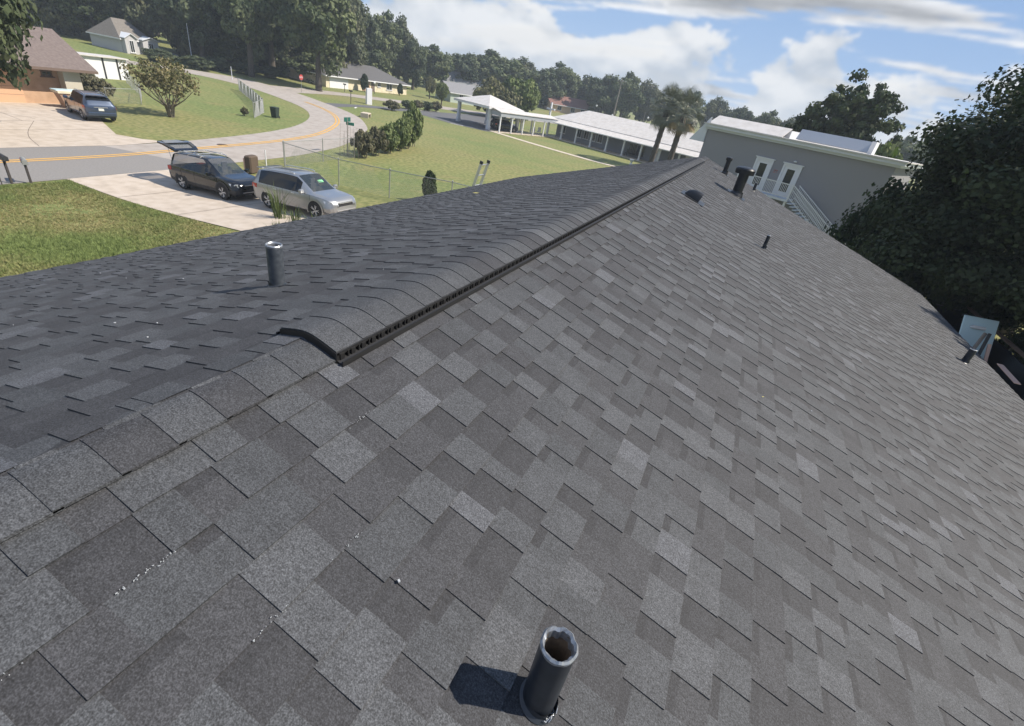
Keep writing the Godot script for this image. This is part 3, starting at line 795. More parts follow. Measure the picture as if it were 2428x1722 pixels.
func build_campus() -> void:
	var turn := -CA
	# local axes of things turned by -CA: x = u, z = -depth
	var lb := thing("long_building", "long low grey building with white metal roof and row of white porch posts", "building", F(0, 0, 0), turn)
	var LEN := 34.0
	wbox("slab", lb, M.path, -1.0, LEN, -0.2, 0.10, 0.5, -13.2)
	wbox("wall", lb, M.bluegrey, 0.0, LEN, 0.10, 2.95, -2.3, -2.5)
	wbox("wall", lb, M.bluegrey, 0.0, LEN, 0.10, 2.95, -12.3, -12.5)
	wbox("wall", lb, M.bluegrey, 0.0, 0.2, 0.10, 2.95, -2.5, -12.3)
	wbox("wall", lb, M.bluegrey, LEN - 0.2, LEN, 0.10, 2.95, -2.5, -12.3)
	# metal roof in standing-seam panels: porch part and steeper main part
	var eaveA := Vector3(-0.9, 2.46, 0.45); var brkA := Vector3(-0.9, 3.02, -2.2)
	var pr := MB.new(); pitched(pr, eaveA, Vector3(LEN + 0.6, 2.46, 0.45), Vector3(LEN + 0.6, 3.02, -2.2), brkA)
	var rp := mi("porch_roof", pr.mesh(), M.white_metal, lb)
	var mr := MB.new()
	pitched(mr, Vector3(-1.4, 3.06, -2.0), Vector3(LEN + 0.6, 3.06, -2.0), Vector3(LEN + 0.6, 5.08, -7.4), Vector3(2.4, 5.08, -7.4))
	pitched(mr, Vector3(LEN + 0.6, 3.0, -12.9), Vector3(-1.4, 3.0, -12.9), Vector3(2.4, 5.08, -7.4), Vector3(LEN + 0.6, 5.08, -7.4))
	var hp := slab([Vector3(-1.4, 3.0, -12.9), Vector3(-1.4, 3.06, -2.0), Vector3(2.4, 5.08, -7.4)], 0.08); mr.v.append_array(hp.v); mr.n.append_array(hp.n); mr.c.append_array(hp.c)
	var rm := mi("main_roof", mr.mesh(), M.white_metal, lb)
	var seam := MB.new(); seam.bar(Vector3(0, 0.012, 0), Vector3(0, 0.012 + 0.56, -2.65), 0.03, 0.03)
	var seam2 := MB.new(); seam2.bar(Vector3(0, 0.012, 0), Vector3(0, 0.012 + 2.02, -5.4), 0.03, 0.03)
	var sm := seam.mesh(); var sm2 := seam2.mesh()
	for i in 58:
		var x := -0.6 + i * 0.6
		var a := mi("seam", sm, M.white_metal, rp); a.position = Vector3(x, 2.46, 0.45)
		if x > 2.6:
			var b := mi("seam", sm2, M.white_metal, rm); b.position = Vector3(x, 3.06, -2.0)
	var gt := MB.new(); gt.box(Vector3(LEN * 0.5 - 0.15, 2.40, 0.52), Vector3(LEN + 1.5, 0.13, 0.12)); mi("gutter", gt.mesh(), M.white, lb)
	for i in 11:
		var q := MB.new(); q.cbox(Vector3(0, 1.2, 0), Vector3(0.24, 2.3, 0.24), 0.02)
		q.box(Vector3(0, 2.28, 0), Vector3(0.32, 0.10, 0.32)); q.box(Vector3(0, 0.17, 0), Vector3(0.32, 0.12, 0.32))
		var o := mi("post", q.mesh(), M.white, lb); o.position = Vector3(i * 3.26, 0, 0)
	for x in [1.6, 5.3, 6.9, 8.4, 9.9]: window(lb, x, 1.55, -2.29, 1.0, 1.25, 0, M.white, M.glass_dark)
	for x in [21.0, 26.5]:
		var d := wbox("door", lb, M.white, x - 0.55, x + 0.55, 0.1, 2.2, -2.3, -2.24)
		var hd := MB.new(); hd.lathe([Vector2(0, 0), Vector2(0.035, 0.01), Vector2(0.03, 0.05), Vector2(0, 0.06)], 8, Vector3(x + 0.42, 1.1, -2.24), Basis(Vector3.RIGHT, PI / 2)); mi("handle", hd.mesh(), M.alu, d)
	for x in [16.6, 18.2]:
		window(lb, x, 1.2, -2.29, 1.4, 1.5, 0, M.bluegrey, M.glass_dark)
	# bench on the porch
	var be := thing("bench", "dark bench standing on the porch of the long white roofed building", "bench", F(17.2, 0.1, 1.6), turn)
	for i in 4:
		wbox("slat", be, M.dark_wood, -1.3, 1.3, 0.43, 0.47, -0.25 + i * 0.13, -0.15 + i * 0.13)
	for i in 4: wbox("back_slat", be, M.dark_wood, -1.3, 1.3, 0.55 + i * 0.12, 0.64 + i * 0.12, -0.3, -0.26)
	for x in [-1.2, 1.2]:
		for z in [-0.28, 0.2]: wbox("leg", be, M.dark_wood, x - 0.04, x + 0.04, 0.0, 0.43, z - 0.04, z + 0.04)
	# covered walkway
	var cw := thing("covered_walkway", "white covered walkway with flat canopy joining the drive-through shelter to the long building", "walkway", F(0, 0, 0), turn)
	var fas := MB.new()
	for e in [[1.45, 6.3, 0.06, 13.8], [-1.85, 6.3, 0.06, 13.8], [-0.2, 13.2, 3.24, 0.06]]:
		fas = MB.new(); fas.box(Vector3(e[0], 2.66, e[1]), Vector3(e[2], 0.62, e[3])); mi("fascia", fas.mesh(), M.fascia_grey, cw)
	var cr := MB.new(); pitched(cr, Vector3(1.6, 2.98, 13.4), Vector3(1.6, 2.98, -0.4), Vector3(-0.2, 3.3, -0.4), Vector3(-0.2, 3.3, 13.4)); pitched(cr, Vector3(-2.0, 2.98, -0.4), Vector3(-2.0, 2.98, 13.4), Vector3(-0.2, 3.3, 13.4), Vector3(-0.2, 3.3, -0.4))
	mi("canopy_roof", cr.mesh(), M.white_metal, cw)
	for x in [1.3, -1.7]:
		for i in 5:
			var q := MB.new(); q.cbox(Vector3(0, 1.2, 0), Vector3(0.2, 2.36, 0.2), 0.02); q.box(Vector3(0, 2.3, 0), Vector3(0.28, 0.1, 0.28))
			var o := mi("post", q.mesh(), M.white, cw); o.position = Vector3(x, 0.02, 13.0 - i * 2.6)
	# drive-through shelter
	var pc := thing("drive_through_shelter", "open drive-through shelter with white hipped metal roof on square pillars", "shelter", F(-4.9, 0, -9.6), turn)
	var rr := MB.new()
	var a := Vector3(-4.7, 3.38, 4.4); var b := Vector3(4.3, 3.38, 4.4); var c := Vector3(4.3, 3.38, -3.6); var d := Vector3(-4.7, 3.38, -3.6); var pk := Vector3(-0.2, 4.8, 0.4)
	for e in [[a, b, pk], [b, c, pk], [c, d, pk], [d, a, pk]]:
		var q := slab(e, 0.06); rr.v.append_array(q.v); rr.n.append_array(q.n); rr.c.append_array(q.c)
	mi("roof", rr.mesh(), M.white_metal, pc)
	var ff := MB.new()
	for e in [[-0.2, 4.34, 9.0, 0.06], [-0.2, -3.54, 9.0, 0.06]]: ff.box(Vector3(e[0], 3.2, e[1]), Vector3(e[2], 0.3, e[3]))
	for e in [[-4.67, 7.8], [4.27, 7.8]]: ff.box(Vector3(e[0], 3.2, 0.4), Vector3(0.06, 0.3, e[1]))
	mi("fascia", ff.mesh(), M.white, pc)
	var cl := MB.new(); cl.box(Vector3(-0.2, 3.12, 0.4), Vector3(8.8, 0.05, 7.7)); mi("ceiling", cl.mesh(), M.white, pc)
	for x in [-4.0, 3.7]:
		for z in [3.6, -2.9]:
			var q := MB.new(); q.cbox(Vector3(0, 1.56, 0), Vector3(0.48, 3.1, 0.48), 0.03); q.box(Vector3(0, 0.3, 0), Vector3(0.56, 0.6, 0.56))
			var o := mi("pillar", q.mesh(), M.pale_metal, pc); o.position = Vector3(x, 0, z)
	# white chairs in the walkway
	var prev: Node3D = null
	for e in [[-0.4, -3.4, "white rocking chair under the walkway canopy, farther left one"], [-0.9, -1.4, "white rocking chair under the walkway canopy, one nearer the long building"]]:
		var ch := thing("chair", e[2], "chair", F(e[0], 0.04, e[1]), turn + 0.3, "white chairs under the walkway")
		wbox("seat", ch, M.white, -0.28, 0.28, 0.40, 0.44, -0.26, 0.26); wbox("backrest", ch, M.white, -0.28, 0.28, 0.46, 1.15, -0.30, -0.25)
		for x in [-0.25, 0.25]:
			for z in [-0.24, 0.22]: wbox("leg", ch, M.white, x - 0.03, x + 0.03, 0.0, 0.40, z - 0.03, z + 0.03)
			wbox("armrest", ch, M.white, x - 0.05, x + 0.05, 0.66, 0.70, -0.24, 0.28)
	# white cross behind the roof
	var cs := thing("cross", "plain white cross standing left of the hipped end of the white roof", "cross", F(5.0, 0, 13.5), turn)
	wbox("upright", cs, M.white, -0.14, 0.14, -0.1, 5.2, -0.12, 0.12); wbox("crossbar", cs, M.white, -0.98, 0.98, 3.98, 4.22, -0.14, 0.14)
	cs.position = F(-4.6, 0, 5.0)
	# urn
	var ur := thing("lawn_urn", "small white urn on the grass near the far gable of the roof", "urn", F(22.6, 0, -6.7))
	var q := MB.new(); q.lathe([Vector2(0.22, 0), Vector2(0.22, 0.08), Vector2(0.1, 0.16), Vector2(0.12, 0.3), Vector2(0.3, 0.55), Vector2(0.33, 0.72), Vector2(0.27, 0.72), Vector2(0.2, 0.5), Vector2(0, 0.45)], 14); mi("bowl", q.mesh(), M.white, ur)

func build_grey() -> void:
	var o := thing("grey_building", "two storey grey stucco building with white trim and two upper doors", "building", F(41.9, 0, -27.73), -CA)
	# local x to the right along the front wall, +z towards us
	var W := 13.75; var D := 9.0
	for e in [[0.0, W, 0.0, -0.25], [0.0, W, -D + 0.25, -D], [0.0, 0.25, -0.25, -D + 0.25], [W - 0.25, W, -0.25, -D + 0.25]]:
		wbox("wall", o, M.grey_stucco, e[0], e[1], -0.3, 6.62, e[2], e[3])
	# stepped white eave band
	wbox("eave_band", o, M.pale_trim, -0.12, W + 0.25, 6.62, 6.78, 0.14, -D - 0.1)
	wbox("eave_gutter", o, M.pale_trim, -0.25, W + 0.45, 6.78, 6.98, 0.34, -D - 0.2)
	wbox("roof", o, M.white_metal, -0.32, W + 0.55, 6.98, 7.06, 0.42, -D - 0.3)
	# upper roof pieces
	var m := MB.new(); pitched(m, Vector3(-0.6, 7.08, -1.0), Vector3(5.6, 7.08, -1.0), Vector3(5.6, 7.74, -2.6), Vector3(-0.6, 7.74, -2.6), 0.06)
	mi("skylight_roof", m.mesh(), M.white_metal, o)
	wbox("clerestory", o, M.pale_trim, -0.6, 5.6, 7.06, 7.6, -2.7, -5.0)
	var m2 := MB.new(); pitched(m2, Vector3(6.1, 7.16, -2.7), Vector3(11.2, 7.16, -2.7), Vector3(11.2, 7.86, -3.3), Vector3(6.1, 7.86, -3.3), 0.06)
	mi("screen_panel", m2.mesh(), M.grey_metal, o)
	for k in 3: wbox("screen_end", o, M.white, 11.2, 11.5, 7.06, 7.9 - k * 0.01, -2.7 - k * 0.35, -3.04 - k * 0.35)
	# lean-to gable on the left
	var g := MB.new()
	g.tri(Vector3(-1.35, 5.6, 0.05), Vector3(-0.02, 5.6, 0.05), Vector3(-0.02, 7.5, 0.05)); g.tri(Vector3(-0.02, 5.6, -0.15), Vector3(-1.35, 5.6, -0.15), Vector3(-0.02, 7.5, -0.15))
	g.quad(Vector3(-1.35, 5.6, -0.15), Vector3(-1.35, 5.6, 0.05), Vector3(-0.02, 7.5, 0.05), Vector3(-0.02, 7.5, -0.15)); g.quad(Vector3(-0.02, 5.6, -0.15), Vector3(-0.02, 5.6, 0.05), Vector3(-1.35, 5.6, 0.05), Vector3(-1.35, 5.6, -0.15))
	mi("side_gable", g.mesh(), M.pale_trim, o)
	# doors: frame, leaf, long glass
	for x in [4.74, 6.88]:
		var w := 1.36; var y0 := 3.18; var h := 2.26
		var d := wbox("door", o, M.white, x + 0.14, x + w - 0.14, y0, y0 + h - 0.14, 0.0, 0.05)
		var f := MB.new()
		f.box(Vector3(x + 0.07, y0 + h * 0.5, 0.05), Vector3(0.14, h, 0.10)); f.box(Vector3(x + w - 0.07, y0 + h * 0.5, 0.05), Vector3(0.14, h, 0.10)); f.box(Vector3(x + w * 0.5, y0 + h - 0.07, 0.05), Vector3(w - 0.28, 0.14, 0.10)); f.box(Vector3(x + w * 0.5, y0 + h + 0.03, 0.07), Vector3(w + 0.16, 0.06, 0.16))
		mi("door_frame", f.mesh(), M.white, d)
		wbox("glass", d, M.glass_dark, x + 0.40, x + w - 0.40, y0 + 0.30, y0 + h - 0.36, 0.05, 0.062)
		var hd := MB.new(); hd.bar(Vector3(x + 0.24, y0 + 1.0, 0.10), Vector3(x + 0.36, y0 + 1.0, 0.10), 0.03, 0.03); mi("handle", hd.mesh(), M.alu, d)
	# number between the doors
	var tm := TextMesh.new(); tm.text = "27"; tm.font_size = 32; tm.pixel_size = 0.0085; tm.depth = 0.02
	var sf := SystemFont.new(); sf.font_names = PackedStringArray(["Droid Serif"]); tm.font = sf
	var num := mi("house_number", tm, M.sign_red, o); num.position = Vector3(6.48, 4.72, 0.012)
	# lamp over the right door
	var lm := MB.new(); lm.lathe([Vector2(0, 0), Vector2(0.12, 0.02), Vector2(0.13, 0.08), Vector2(0.04, 0.13), Vector2(0, 0.13)], 10, Vector3(7.6, 5.60, 0.12)); lm.bar(Vector3(7.6, 5.68, 0.0), Vector3(7.6, 5.68, 0.12), 0.04, 0.04)
	mi("lamp", lm.mesh(), M.white, o)
	# landing and stair
	var st := thing("stair", "white outside stair with railings and landing before the upper doors", "stair", F(41.9, 0, -27.73), -CA)
	wbox("landing", st, M.pale_trim, 4.3, 8.6, 2.98, 3.14, 0.12, 1.5)
	for x in [4.45, 8.45]: wbox("landing_post", st, M.white, x - 0.08, x + 0.08, -0.1, 2.98, 1.25, 1.41)
	for i in 18:
		wbox("step", st, M.pale_trim, 8.62 + i * 0.27, 8.62 + i * 0.27 + 0.30, 2.88 - i * 0.165, 2.93 - i * 0.165, 0.2, 1.5)
	var rail := MB.new()
	rail.bar(Vector3(4.34, 4.18, 1.46), Vector3(8.56, 4.18, 1.46), 0.05, 0.06); rail.bar(Vector3(4.34, 3.30, 1.46), Vector3(8.56, 3.30, 1.46), 0.04, 0.05)
	for zz in [1.46, 0.2]:
		rail.bar(Vector3(8.62, 4.18, zz), Vector3(13.4, 4.18 - 2.92, zz), 0.05, 0.06); rail.bar(Vector3(8.62, 3.28, zz), Vector3(13.4, 3.28 - 2.92, zz), 0.04, 0.05); rail.bar(Vector3(8.62, 3.86, zz), Vector3(13.4, 3.86 - 2.92, zz), 0.035, 0.035)
	mi("handrail", rail.mesh(), M.white, st)
	var bal := MB.new(); bal.box(Vector3(0, 0.44, 0), Vector3(0.028, 0.88, 0.028)); var bm := bal.mesh()
	for i in 36:
		var q := mi("baluster", bm, M.white, st); q.position = Vector3(4.45 + i * 0.115, 3.29, 1.46)
	for i in 40:
		for zz in [1.46, 0.2]:
			var x := 8.70 + i * 0.118
			var q := mi("baluster", bm, M.white, st); q.position = Vector3(x, 3.29 - (x - 8.62) * 0.611, zz)
	for e in [[4.36, 4.22, 1.46, 3.14], [8.56, 4.24, 1.46, 3.14], [13.4, 1.4, 1.46, 0.0]]:
		wbox("newel", st, M.white, e[0] - 0.05, e[0] + 0.05, e[3], e[1], e[2] - 0.05, e[2] + 0.05)

func build_houses() -> void:
	# garage house across the road: front faces +x
	var o := thing("garage_house", "tan stucco house with brown roof and wide garage across the road", "house", Vector3(-49.3, 0, -17.0))
	gable_house(o, 13.2, 7.0, 3.2, 1.62, 1.35, 0.0, M.tan_wall, M.brown_roof, M.brown_trim)
	# projecting pale side wall at the right of the garage and the recessed tan garage front
	wbox("buttress_wall", o, M.pale_wall, 0.003, 0.75, 0.0, 2.72, -6.95, -5.85)
	var gd := wbox("garage_door", o, M.tan_door, 0.0, 0.05, 0.02, 2.15, -3.4, 4.6)
	for i in 3: wbox("groove", gd, M.brown_trim, 0.05, 0.054, 0.55 + i * 0.53, 0.57 + i * 0.53, -3.4, 4.6)
	window(o, 0.015, 2.06, -5.15, 0.6, 0.32, 1, M.brown_trim, M.glass_dark)
	var tb := thing("counter", "brown tapered counter with tan rim and pale board beside the garage door", "counter", Vector3(-47.6, 0.03, -22.5))
	var tq := MB.new()
	tq.hexa([Vector3(-0.3, 0, 0.55), Vector3(0.3, 0, 0.55), Vector3(0.3, 0, -0.7), Vector3(-0.3, 0, -0.7), Vector3(-0.4, 1.02, 0.85), Vector3(0.4, 1.02, 0.85), Vector3(0.4, 1.02, -0.8), Vector3(-0.4, 1.02, -0.8)])
	mi("body", tq.mesh(), M.terracotta, tb)
	wbox("rim", tb, M.cream, -0.46, 0.46, 1.02, 1.18, -0.86, 0.95); wbox("board", tb, M.pale_blue, -0.42, 0.36, 1.18, 1.24, -0.8, 1.0)
	# clay pot column beside it
	var pt := thing("clay_planter", "tall terracotta planter between the bench and the blue car", "planter", Vector3(-47.0, 0.03, -22.6))
	var q := MB.new(); q.lathe([Vector2(0.2, 0), Vector2(0.26, 0.1), Vector2(0.34, 0.8), Vector2(0.40, 0.82), Vector2(0.40, 0.92), Vector2(0.33, 0.92), Vector2(0.3, 0.8), Vector2(0, 0.78)], 16); mi("pot", q.mesh(), M.terracotta, pt)
	# white metal shed
	var sh := thing("white_shed", "white metal shed with flat roof behind the brown roofed house", "shed", Vector3(-66.3, gy(-66.3, -35), -34.4))
	wbox("wall", sh, M.white, -0.08, 0.0, -0.2, 2.1, -3.2, 3.4); wbox("wall", sh, M.white, -3.0, -0.08, -0.2, 2.1, -3.2, -3.12); wbox("wall", sh, M.white, -3.0, -0.08, -0.2, 2.1, 3.32, 3.4)
	var sr := MB.new(); pitched(sr, Vector3(0.3, 2.14, 3.6), Vector3(0.3, 2.14, -3.4), Vector3(-3.2, 2.06, -3.4), Vector3(-3.2, 2.06, 3.6), 0.1); mi("roof", sr.mesh(), M.white_metal, sh)
	for z in [-2.2, -0.8]: wbox("corner_strip", sh, M.dark, 0.0, 0.015, 0.0, 2.0, z - 0.09, z + 0.09)
	# grey house on the hill
	var gh := thing("hill_house", "grey house with steep brown roof and two small gables on the slope", "house", P(-95.0, -56.2), 0.18)
	gable_house(gh, 5.6, 6.0, 2.1, 2.3, 0.3, 1.9, M.grey_wall, M.taupe_roof, M.white)
	for e in [[1.7, 1.0, 2.7], [-1.7, 1.4, 2.5]]:
		var z: float = e[0]; var hw: float = e[1]; var h: float = e[2]
		var gm := MB.new(); var gr := MB.new()
		gm.hexa([Vector3(0.0, -0.3, z + hw), Vector3(0.7, -0.3, z + hw), Vector3(0.7, -0.3, z - hw), Vector3(0, -0.3, z - hw), Vector3(0.0, 2.2, z + hw), Vector3(0.7, 2.2, z + hw), Vector3(0.7, 2.2, z - hw), Vector3(0, 2.2, z - hw)])
		gm.tri(Vector3(0.7, 2.2, z + hw), Vector3(0.7, 2.2, z - hw), Vector3(0.7, h, z))
		pitched(gr, Vector3(0.95, 2.1, z + hw + 0.2), Vector3(0.95, h + 0.1, z), Vector3(-2.0, h + 0.1, z), Vector3(-2.0, 2.1, z + hw + 0.2), 0.1)
		pitched(gr, Vector3(-2.0, 2.1, z - hw - 0.2), Vector3(-2.0, h + 0.1, z), Vector3(0.95, h + 0.1, z), Vector3(0.95, 2.1, z - hw - 0.2), 0.1)
		var pm := mi("porch", gm.mesh(), M.grey_wall, gh); mi("porch_roof", gr.mesh(), M.pale_trim, pm)
	window(gh, 0.72, 1.1, -1.7, 0.8, 1.2, 1, M.white, M.glass_dark); window(gh, 0.72, 1.0, 1.7, 0.7, 1.6, 1, M.white, M.glass_dark)
	var wg := MB.new(); pitched(wg, Vector3(1.0, 1.2, -2.9), Vector3(1.0, 0.5, -6.4), Vector3(-3.5, 1.2, -6.4), Vector3(-3.5, 2.2, -2.9), 0.12); mi("lean_to_roof", wg.mesh(), M.pale_trim, gh)
	# ranch house
	var rh := thing("ranch_house", "cream ranch house with dark grey hipped roof beyond the side road", "house", Vector3(-77.0, gy(-77, -90), -90.9))
	gable_house(rh, 25.0, 9.5, 2.35, 2.15, 0.7, 6.5, M.cream, M.grey_roof, M.white)
	var g2 := wbox("garage_door", rh, M.white, 0.0, 0.06, 0.0, 2.05, 6.6, 11.6)
	for i in 3: wbox("groove", g2, M.pale_trim, 0.06, 0.064, 0.5 + i * 0.5, 0.52 + i * 0.5, 6.6, 11.6)
	wbox("front_door", rh, M.brown_trim, 0.0, 0.06, 0.05, 2.05, -1.3, -0.3)
	wbox("porch_wall", rh, M.tan_wall, 0.0, 0.1, 0.0, 2.2, 0.2, 2.4)
	window(rh, 0.02, 1.35, -6.2, 1.8, 1.4, 1, M.white, M.glass_dark); window(rh, 0.02, 1.4, -10.4, 1.2, 1.1, 1, M.white, M.glass_dark); window(rh, 0.02, 1.5, -2.8, 0.9, 0.9, 1, M.white, M.glass_dark)
	# far houses
	var f1 := thing("green_house", "pale green house end behind the parking lot shrubs", "house", P(-69.5, -118.0), -0.5)
	gable_house(f1, 9.0, 8.0, 2.4, 1.9, 0.4, 0.0, M.green_wall, M.grey_roof_light, M.white)
	window(f1, 0.02, 1.4, 1.5, 1.1, 1.2, 1, M.white, M.glass_dark)
	var f2 := thing("far_grey_house", "far grey gabled house half hidden by trees", "house", P(-88.0, -150.0), -0.9)
	gable_house(f2, 13.0, 9.0, 3.2, 3.4, 0.4, 0.0, M.grey_wall, M.grey_roof_light, M.white)
	window(f2, 0.02, 1.6, 2.0, 1.2, 1.3, 1, M.white, M.glass_dark)
	var f3 := thing("red_roof_house", "far house with reddish roof below the dark treeline", "house", P(-62.0, -176.0), -0.75)
	gable_house(f3, 15.0, 9.0, 2.6, 2.4, 0.6, 0.0, M.peach_wall, M.red_roof, M.white)
	for z in [-5.0, -1.0, 4.2]: window(f3, 0.02, 1.4, z, 1.6, 1.3, 1, M.white, M.glass_dark)

# ---------- cars: local x forward, y up, z to the right ----------
# station: x, sill, belt, top, half width low, half width belt, half width roof
func car_ring(s: Array) -> Array:
	var sill: float = s[1]; var belt: float = s[2]; var top: float = s[3]; var wl: float = s[4]; var wb: float = s[5]; var wt: float = s[6]
	var r := []
	var gh := top - belt
	r.append(Vector2(wl * 0.90, sill)); r.append(Vector2(wl * 0.985, sill + 0.06)); r.append(Vector2(wl, sill + 0.20))
	r.append(Vector2(lerpf(wl, wb, 0.55) + 0.012, lerpf(sill + 0.2, belt, 0.55))); r.append(Vector2(wb * 1.004, belt - 0.07)); r.append(Vector2(wb * 0.985, belt))
	r.append(Vector2(lerpf(wb, wt, 0.62), belt + gh * 0.55)); r.append(Vector2(wt, belt + gh * 0.88)); r.append(Vector2(wt * 0.90, belt + gh * 0.96)); r.append(Vector2(wt * 0.5, top - 0.004 * signf(gh))); r.append(Vector2(0, top))
	return r

func build_car(called: String, label: String, at: Vector3, turn: float, tilt: float, paint: Material, clad: Material, open_hatch: bool, tint: Material, group := "") -> Node3D:
	var o := thing(called, label, "car", at, turn, group)
	o.rotation.z = tilt
	var st := [
		[-2.34, 0.50, 0.98, 1.02, 0.78, 0.84, 0.66], [-2.30, 0.36, 1.04, 1.10, 0.86, 0.89, 0.70], [-2.20, 0.33, 1.06, 1.36, 0.90, 0.915, 0.69], [-2.02, 0.33, 1.07, 1.60, 0.915, 0.925, 0.68], [-1.86, 0.32, 1.07, 1.645, 0.92, 0.93, 0.68],
		[-1.42, 0.30, 1.06, 1.69, 0.925, 0.935, 0.69], [-1.30, 0.30, 1.055, 1.695, 0.925, 0.935, 0.69], [-0.55, 0.28, 1.03, 1.715, 0.925, 0.93, 0.69], [-0.40, 0.28, 1.025, 1.717, 0.925, 0.93, 0.69], [0.10, 0.28, 1.01, 1.70, 0.925, 0.925, 0.68], [0.34, 0.28, 1.005, 1.665, 0.925, 0.925, 0.665], [0.62, 0.28, 1.0, 1.47, 0.925, 0.922, 0.67], [0.92, 0.28, 1.0, 1.24, 0.925, 0.918, 0.69], [1.16, 0.28, 1.0, 1.09, 0.925, 0.912, 0.72],
		[1.30, 0.29, 0.985, 1.055, 0.925, 0.905, 0.72], [1.70, 0.31, 0.955, 1.015, 0.92, 0.885, 0.69], [2.05, 0.32, 0.89, 0.955, 0.90, 0.84, 0.64], [2.22, 0.34, 0.80, 0.88, 0.84, 0.76, 0.57], [2.32, 0.38, 0.70, 0.78, 0.72, 0.66, 0.48], [2.36, 0.42, 0.64, 0.68, 0.60, 0.54, 0.40]]
	var rings := []
	for s in st: rings.append(car_ring(s))
	var body := MB.new(); var lower := MB.new(); var side_glass := [MB.new(), MB.new(), MB.new(), MB.new(), MB.new(), MB.new()]
	var wind := MB.new(); var rear := MB.new()
	var J := 11
	for sg in [1, -1]:
		for i in st.size() - 1:
			for j in J - 1:
				var a: Vector2 = rings[i][j]; var b: Vector2 = rings[i + 1][j]; var c: Vector2 = rings[i + 1][j + 1]; var d: Vector2 = rings[i][j + 1]
				var x0: float = st[i][0]; var x1: float = st[i + 1][0]
				var A := Vector3(x0, a.y, a.x * sg); var B := Vector3(x1, b.y, b.x * sg); var C := Vector3(x1, c.y, c.x * sg); var D := Vector3(x0, d.y, d.x * sg)
				var t: MB = body
				var slot := 0 if sg > 0 else 3
				if j < 2: t = lower
				if (j == 5 or j == 6):
					if i == 4: t = side_glass[slot]
					elif i >= 5 and i <= 6: t = side_glass[slot + 1]
					elif i >= 7 and i <= 10: t = side_glass[slot + 2]
				if j >= 8 and i >= 10 and i <= 12: t = wind
				if j >= 7 and i == 2: t = rear
				if open_hatch and i <= 2 and j >= 3: continue
				if sg > 0: t.quad(A, B, C, D)
				else: t.quad(D, C, B, A)
	# closed ends and floor
	for e in [[0, -1], [st.size() - 1, 1]]:
		var rg: Array = rings[e[0]]; var x: float = st[e[0]][0]
		var cpt := Vector3(x, 0.7, 0)
		for j in J - 1:
			for sg in [1, -1]:
				var a := Vector3(x, rg[j].y, rg[j].x * sg); var b := Vector3(x, rg[j + 1].y, rg[j + 1].x * sg)
				if int(e[1]) * sg > 0: body.tri(cpt, b, a)
				else: body.tri(cpt, a, b)
		lower.quad(Vector3(x, rg[0].y, rg[0].x), Vector3(x, rg[0].y, -rg[0].x), cpt, cpt)
	lower.box(Vector3(0, 0.31, 0), Vector3(4.3, 0.06, 1.6))
	mi("body", smoothed(body), paint, o)
	mi("lower_trim", lower.mesh(), clad, o)
	var wn := ["rear_quarter_window", "rear_door_window", "front_door_window"]
	for i in 6: mi(wn[i % 3], side_glass[i].mesh(), tint, o)
	mi("windshield", wind.mesh(), M.windshield, o)
	if not open_hatch: mi("rear_window", rear.mesh(), tint, o)
	# door gaps
	for sg in [1, -1]:
		for i in [6, 8, 13]:
			var gp := MB.new(); var pth := []
			for j in range(1, 6): pth.append(Vector3(st[i][0], rings[i][j].y, (rings[i][j].x + 0.001) * sg))
			gp.tube(pth, [0.006, 0.006, 0.006, 0.006, 0.006], 4, false); mi("door_gap", gp.mesh(), M.dark, o)
	# seats and dash inside
	var ins := MB.new()
	ins.box(Vector3(0.15, 0.85, 0.38), Vector3(0.2, 0.75, 0.5)); ins.box(Vector3(0.15, 0.85, -0.38), Vector3(0.2, 0.75, 0.5)); ins.box(Vector3(-0.85, 0.85, 0), Vector3(0.2, 0.7, 1.3)); ins.box(Vector3(0.95, 0.84, 0), Vector3(0.4, 0.2, 1.4))
	ins.box(Vector3(0.10, 1.32, 0.38), Vector3(0.1, 0.2, 0.26)); ins.box(Vector3(0.10, 1.32, -0.38), Vector3(0.1, 0.2, 0.26))
	mi("seats", ins.mesh(), M.seat, o)
	# wheels
	var tyre := MB.new()
	tyre.lathe([Vector2(0.22, -0.11), Vector2(0.33, -0.11), Vector2(0.355, -0.085), Vector2(0.362, 0.0), Vector2(0.355, 0.085), Vector2(0.33, 0.11), Vector2(0.22, 0.11)], 24, Vector3.ZERO, Basis(Vector3.RIGHT, PI / 2))
	var rim := MB.new()
	rim.lathe([Vector2(0.262, 0.085), Vector2(0.240, 0.104), Vector2(0.225, 0.06)], 20, Vector3.ZERO, Basis(Vector3.RIGHT, PI / 2))
	var hubb := MB.new(); hubb.lathe([Vector2(0.23, 0.05), Vector2(0.0, 0.045)], 20, Vector3.ZERO, Basis(Vector3.RIGHT, PI / 2))
	var hm := hubb.mesh()
	rim.lathe([Vector2(0.06, 0.06), Vector2(0.05, 0.085), Vector2(0, 0.09)], 12, Vector3.ZERO, Basis(Vector3.RIGHT, PI / 2))
	var spoke := MB.new()
	for k in 5:
		var a := TAU * k / 5
		for dd in [-0.16, 0.16]:
			spoke.bar(Vector3(cos(a) * 0.04, sin(a) * 0.04, 0.078), Vector3(cos(a + dd) * 0.235, sin(a + dd) * 0.235, 0.088), 0.046, 0.024)
	var tm := tyre.mesh(); var rm := rim.mesh(); var sm := spoke.mesh()
	var arch := MB.new()
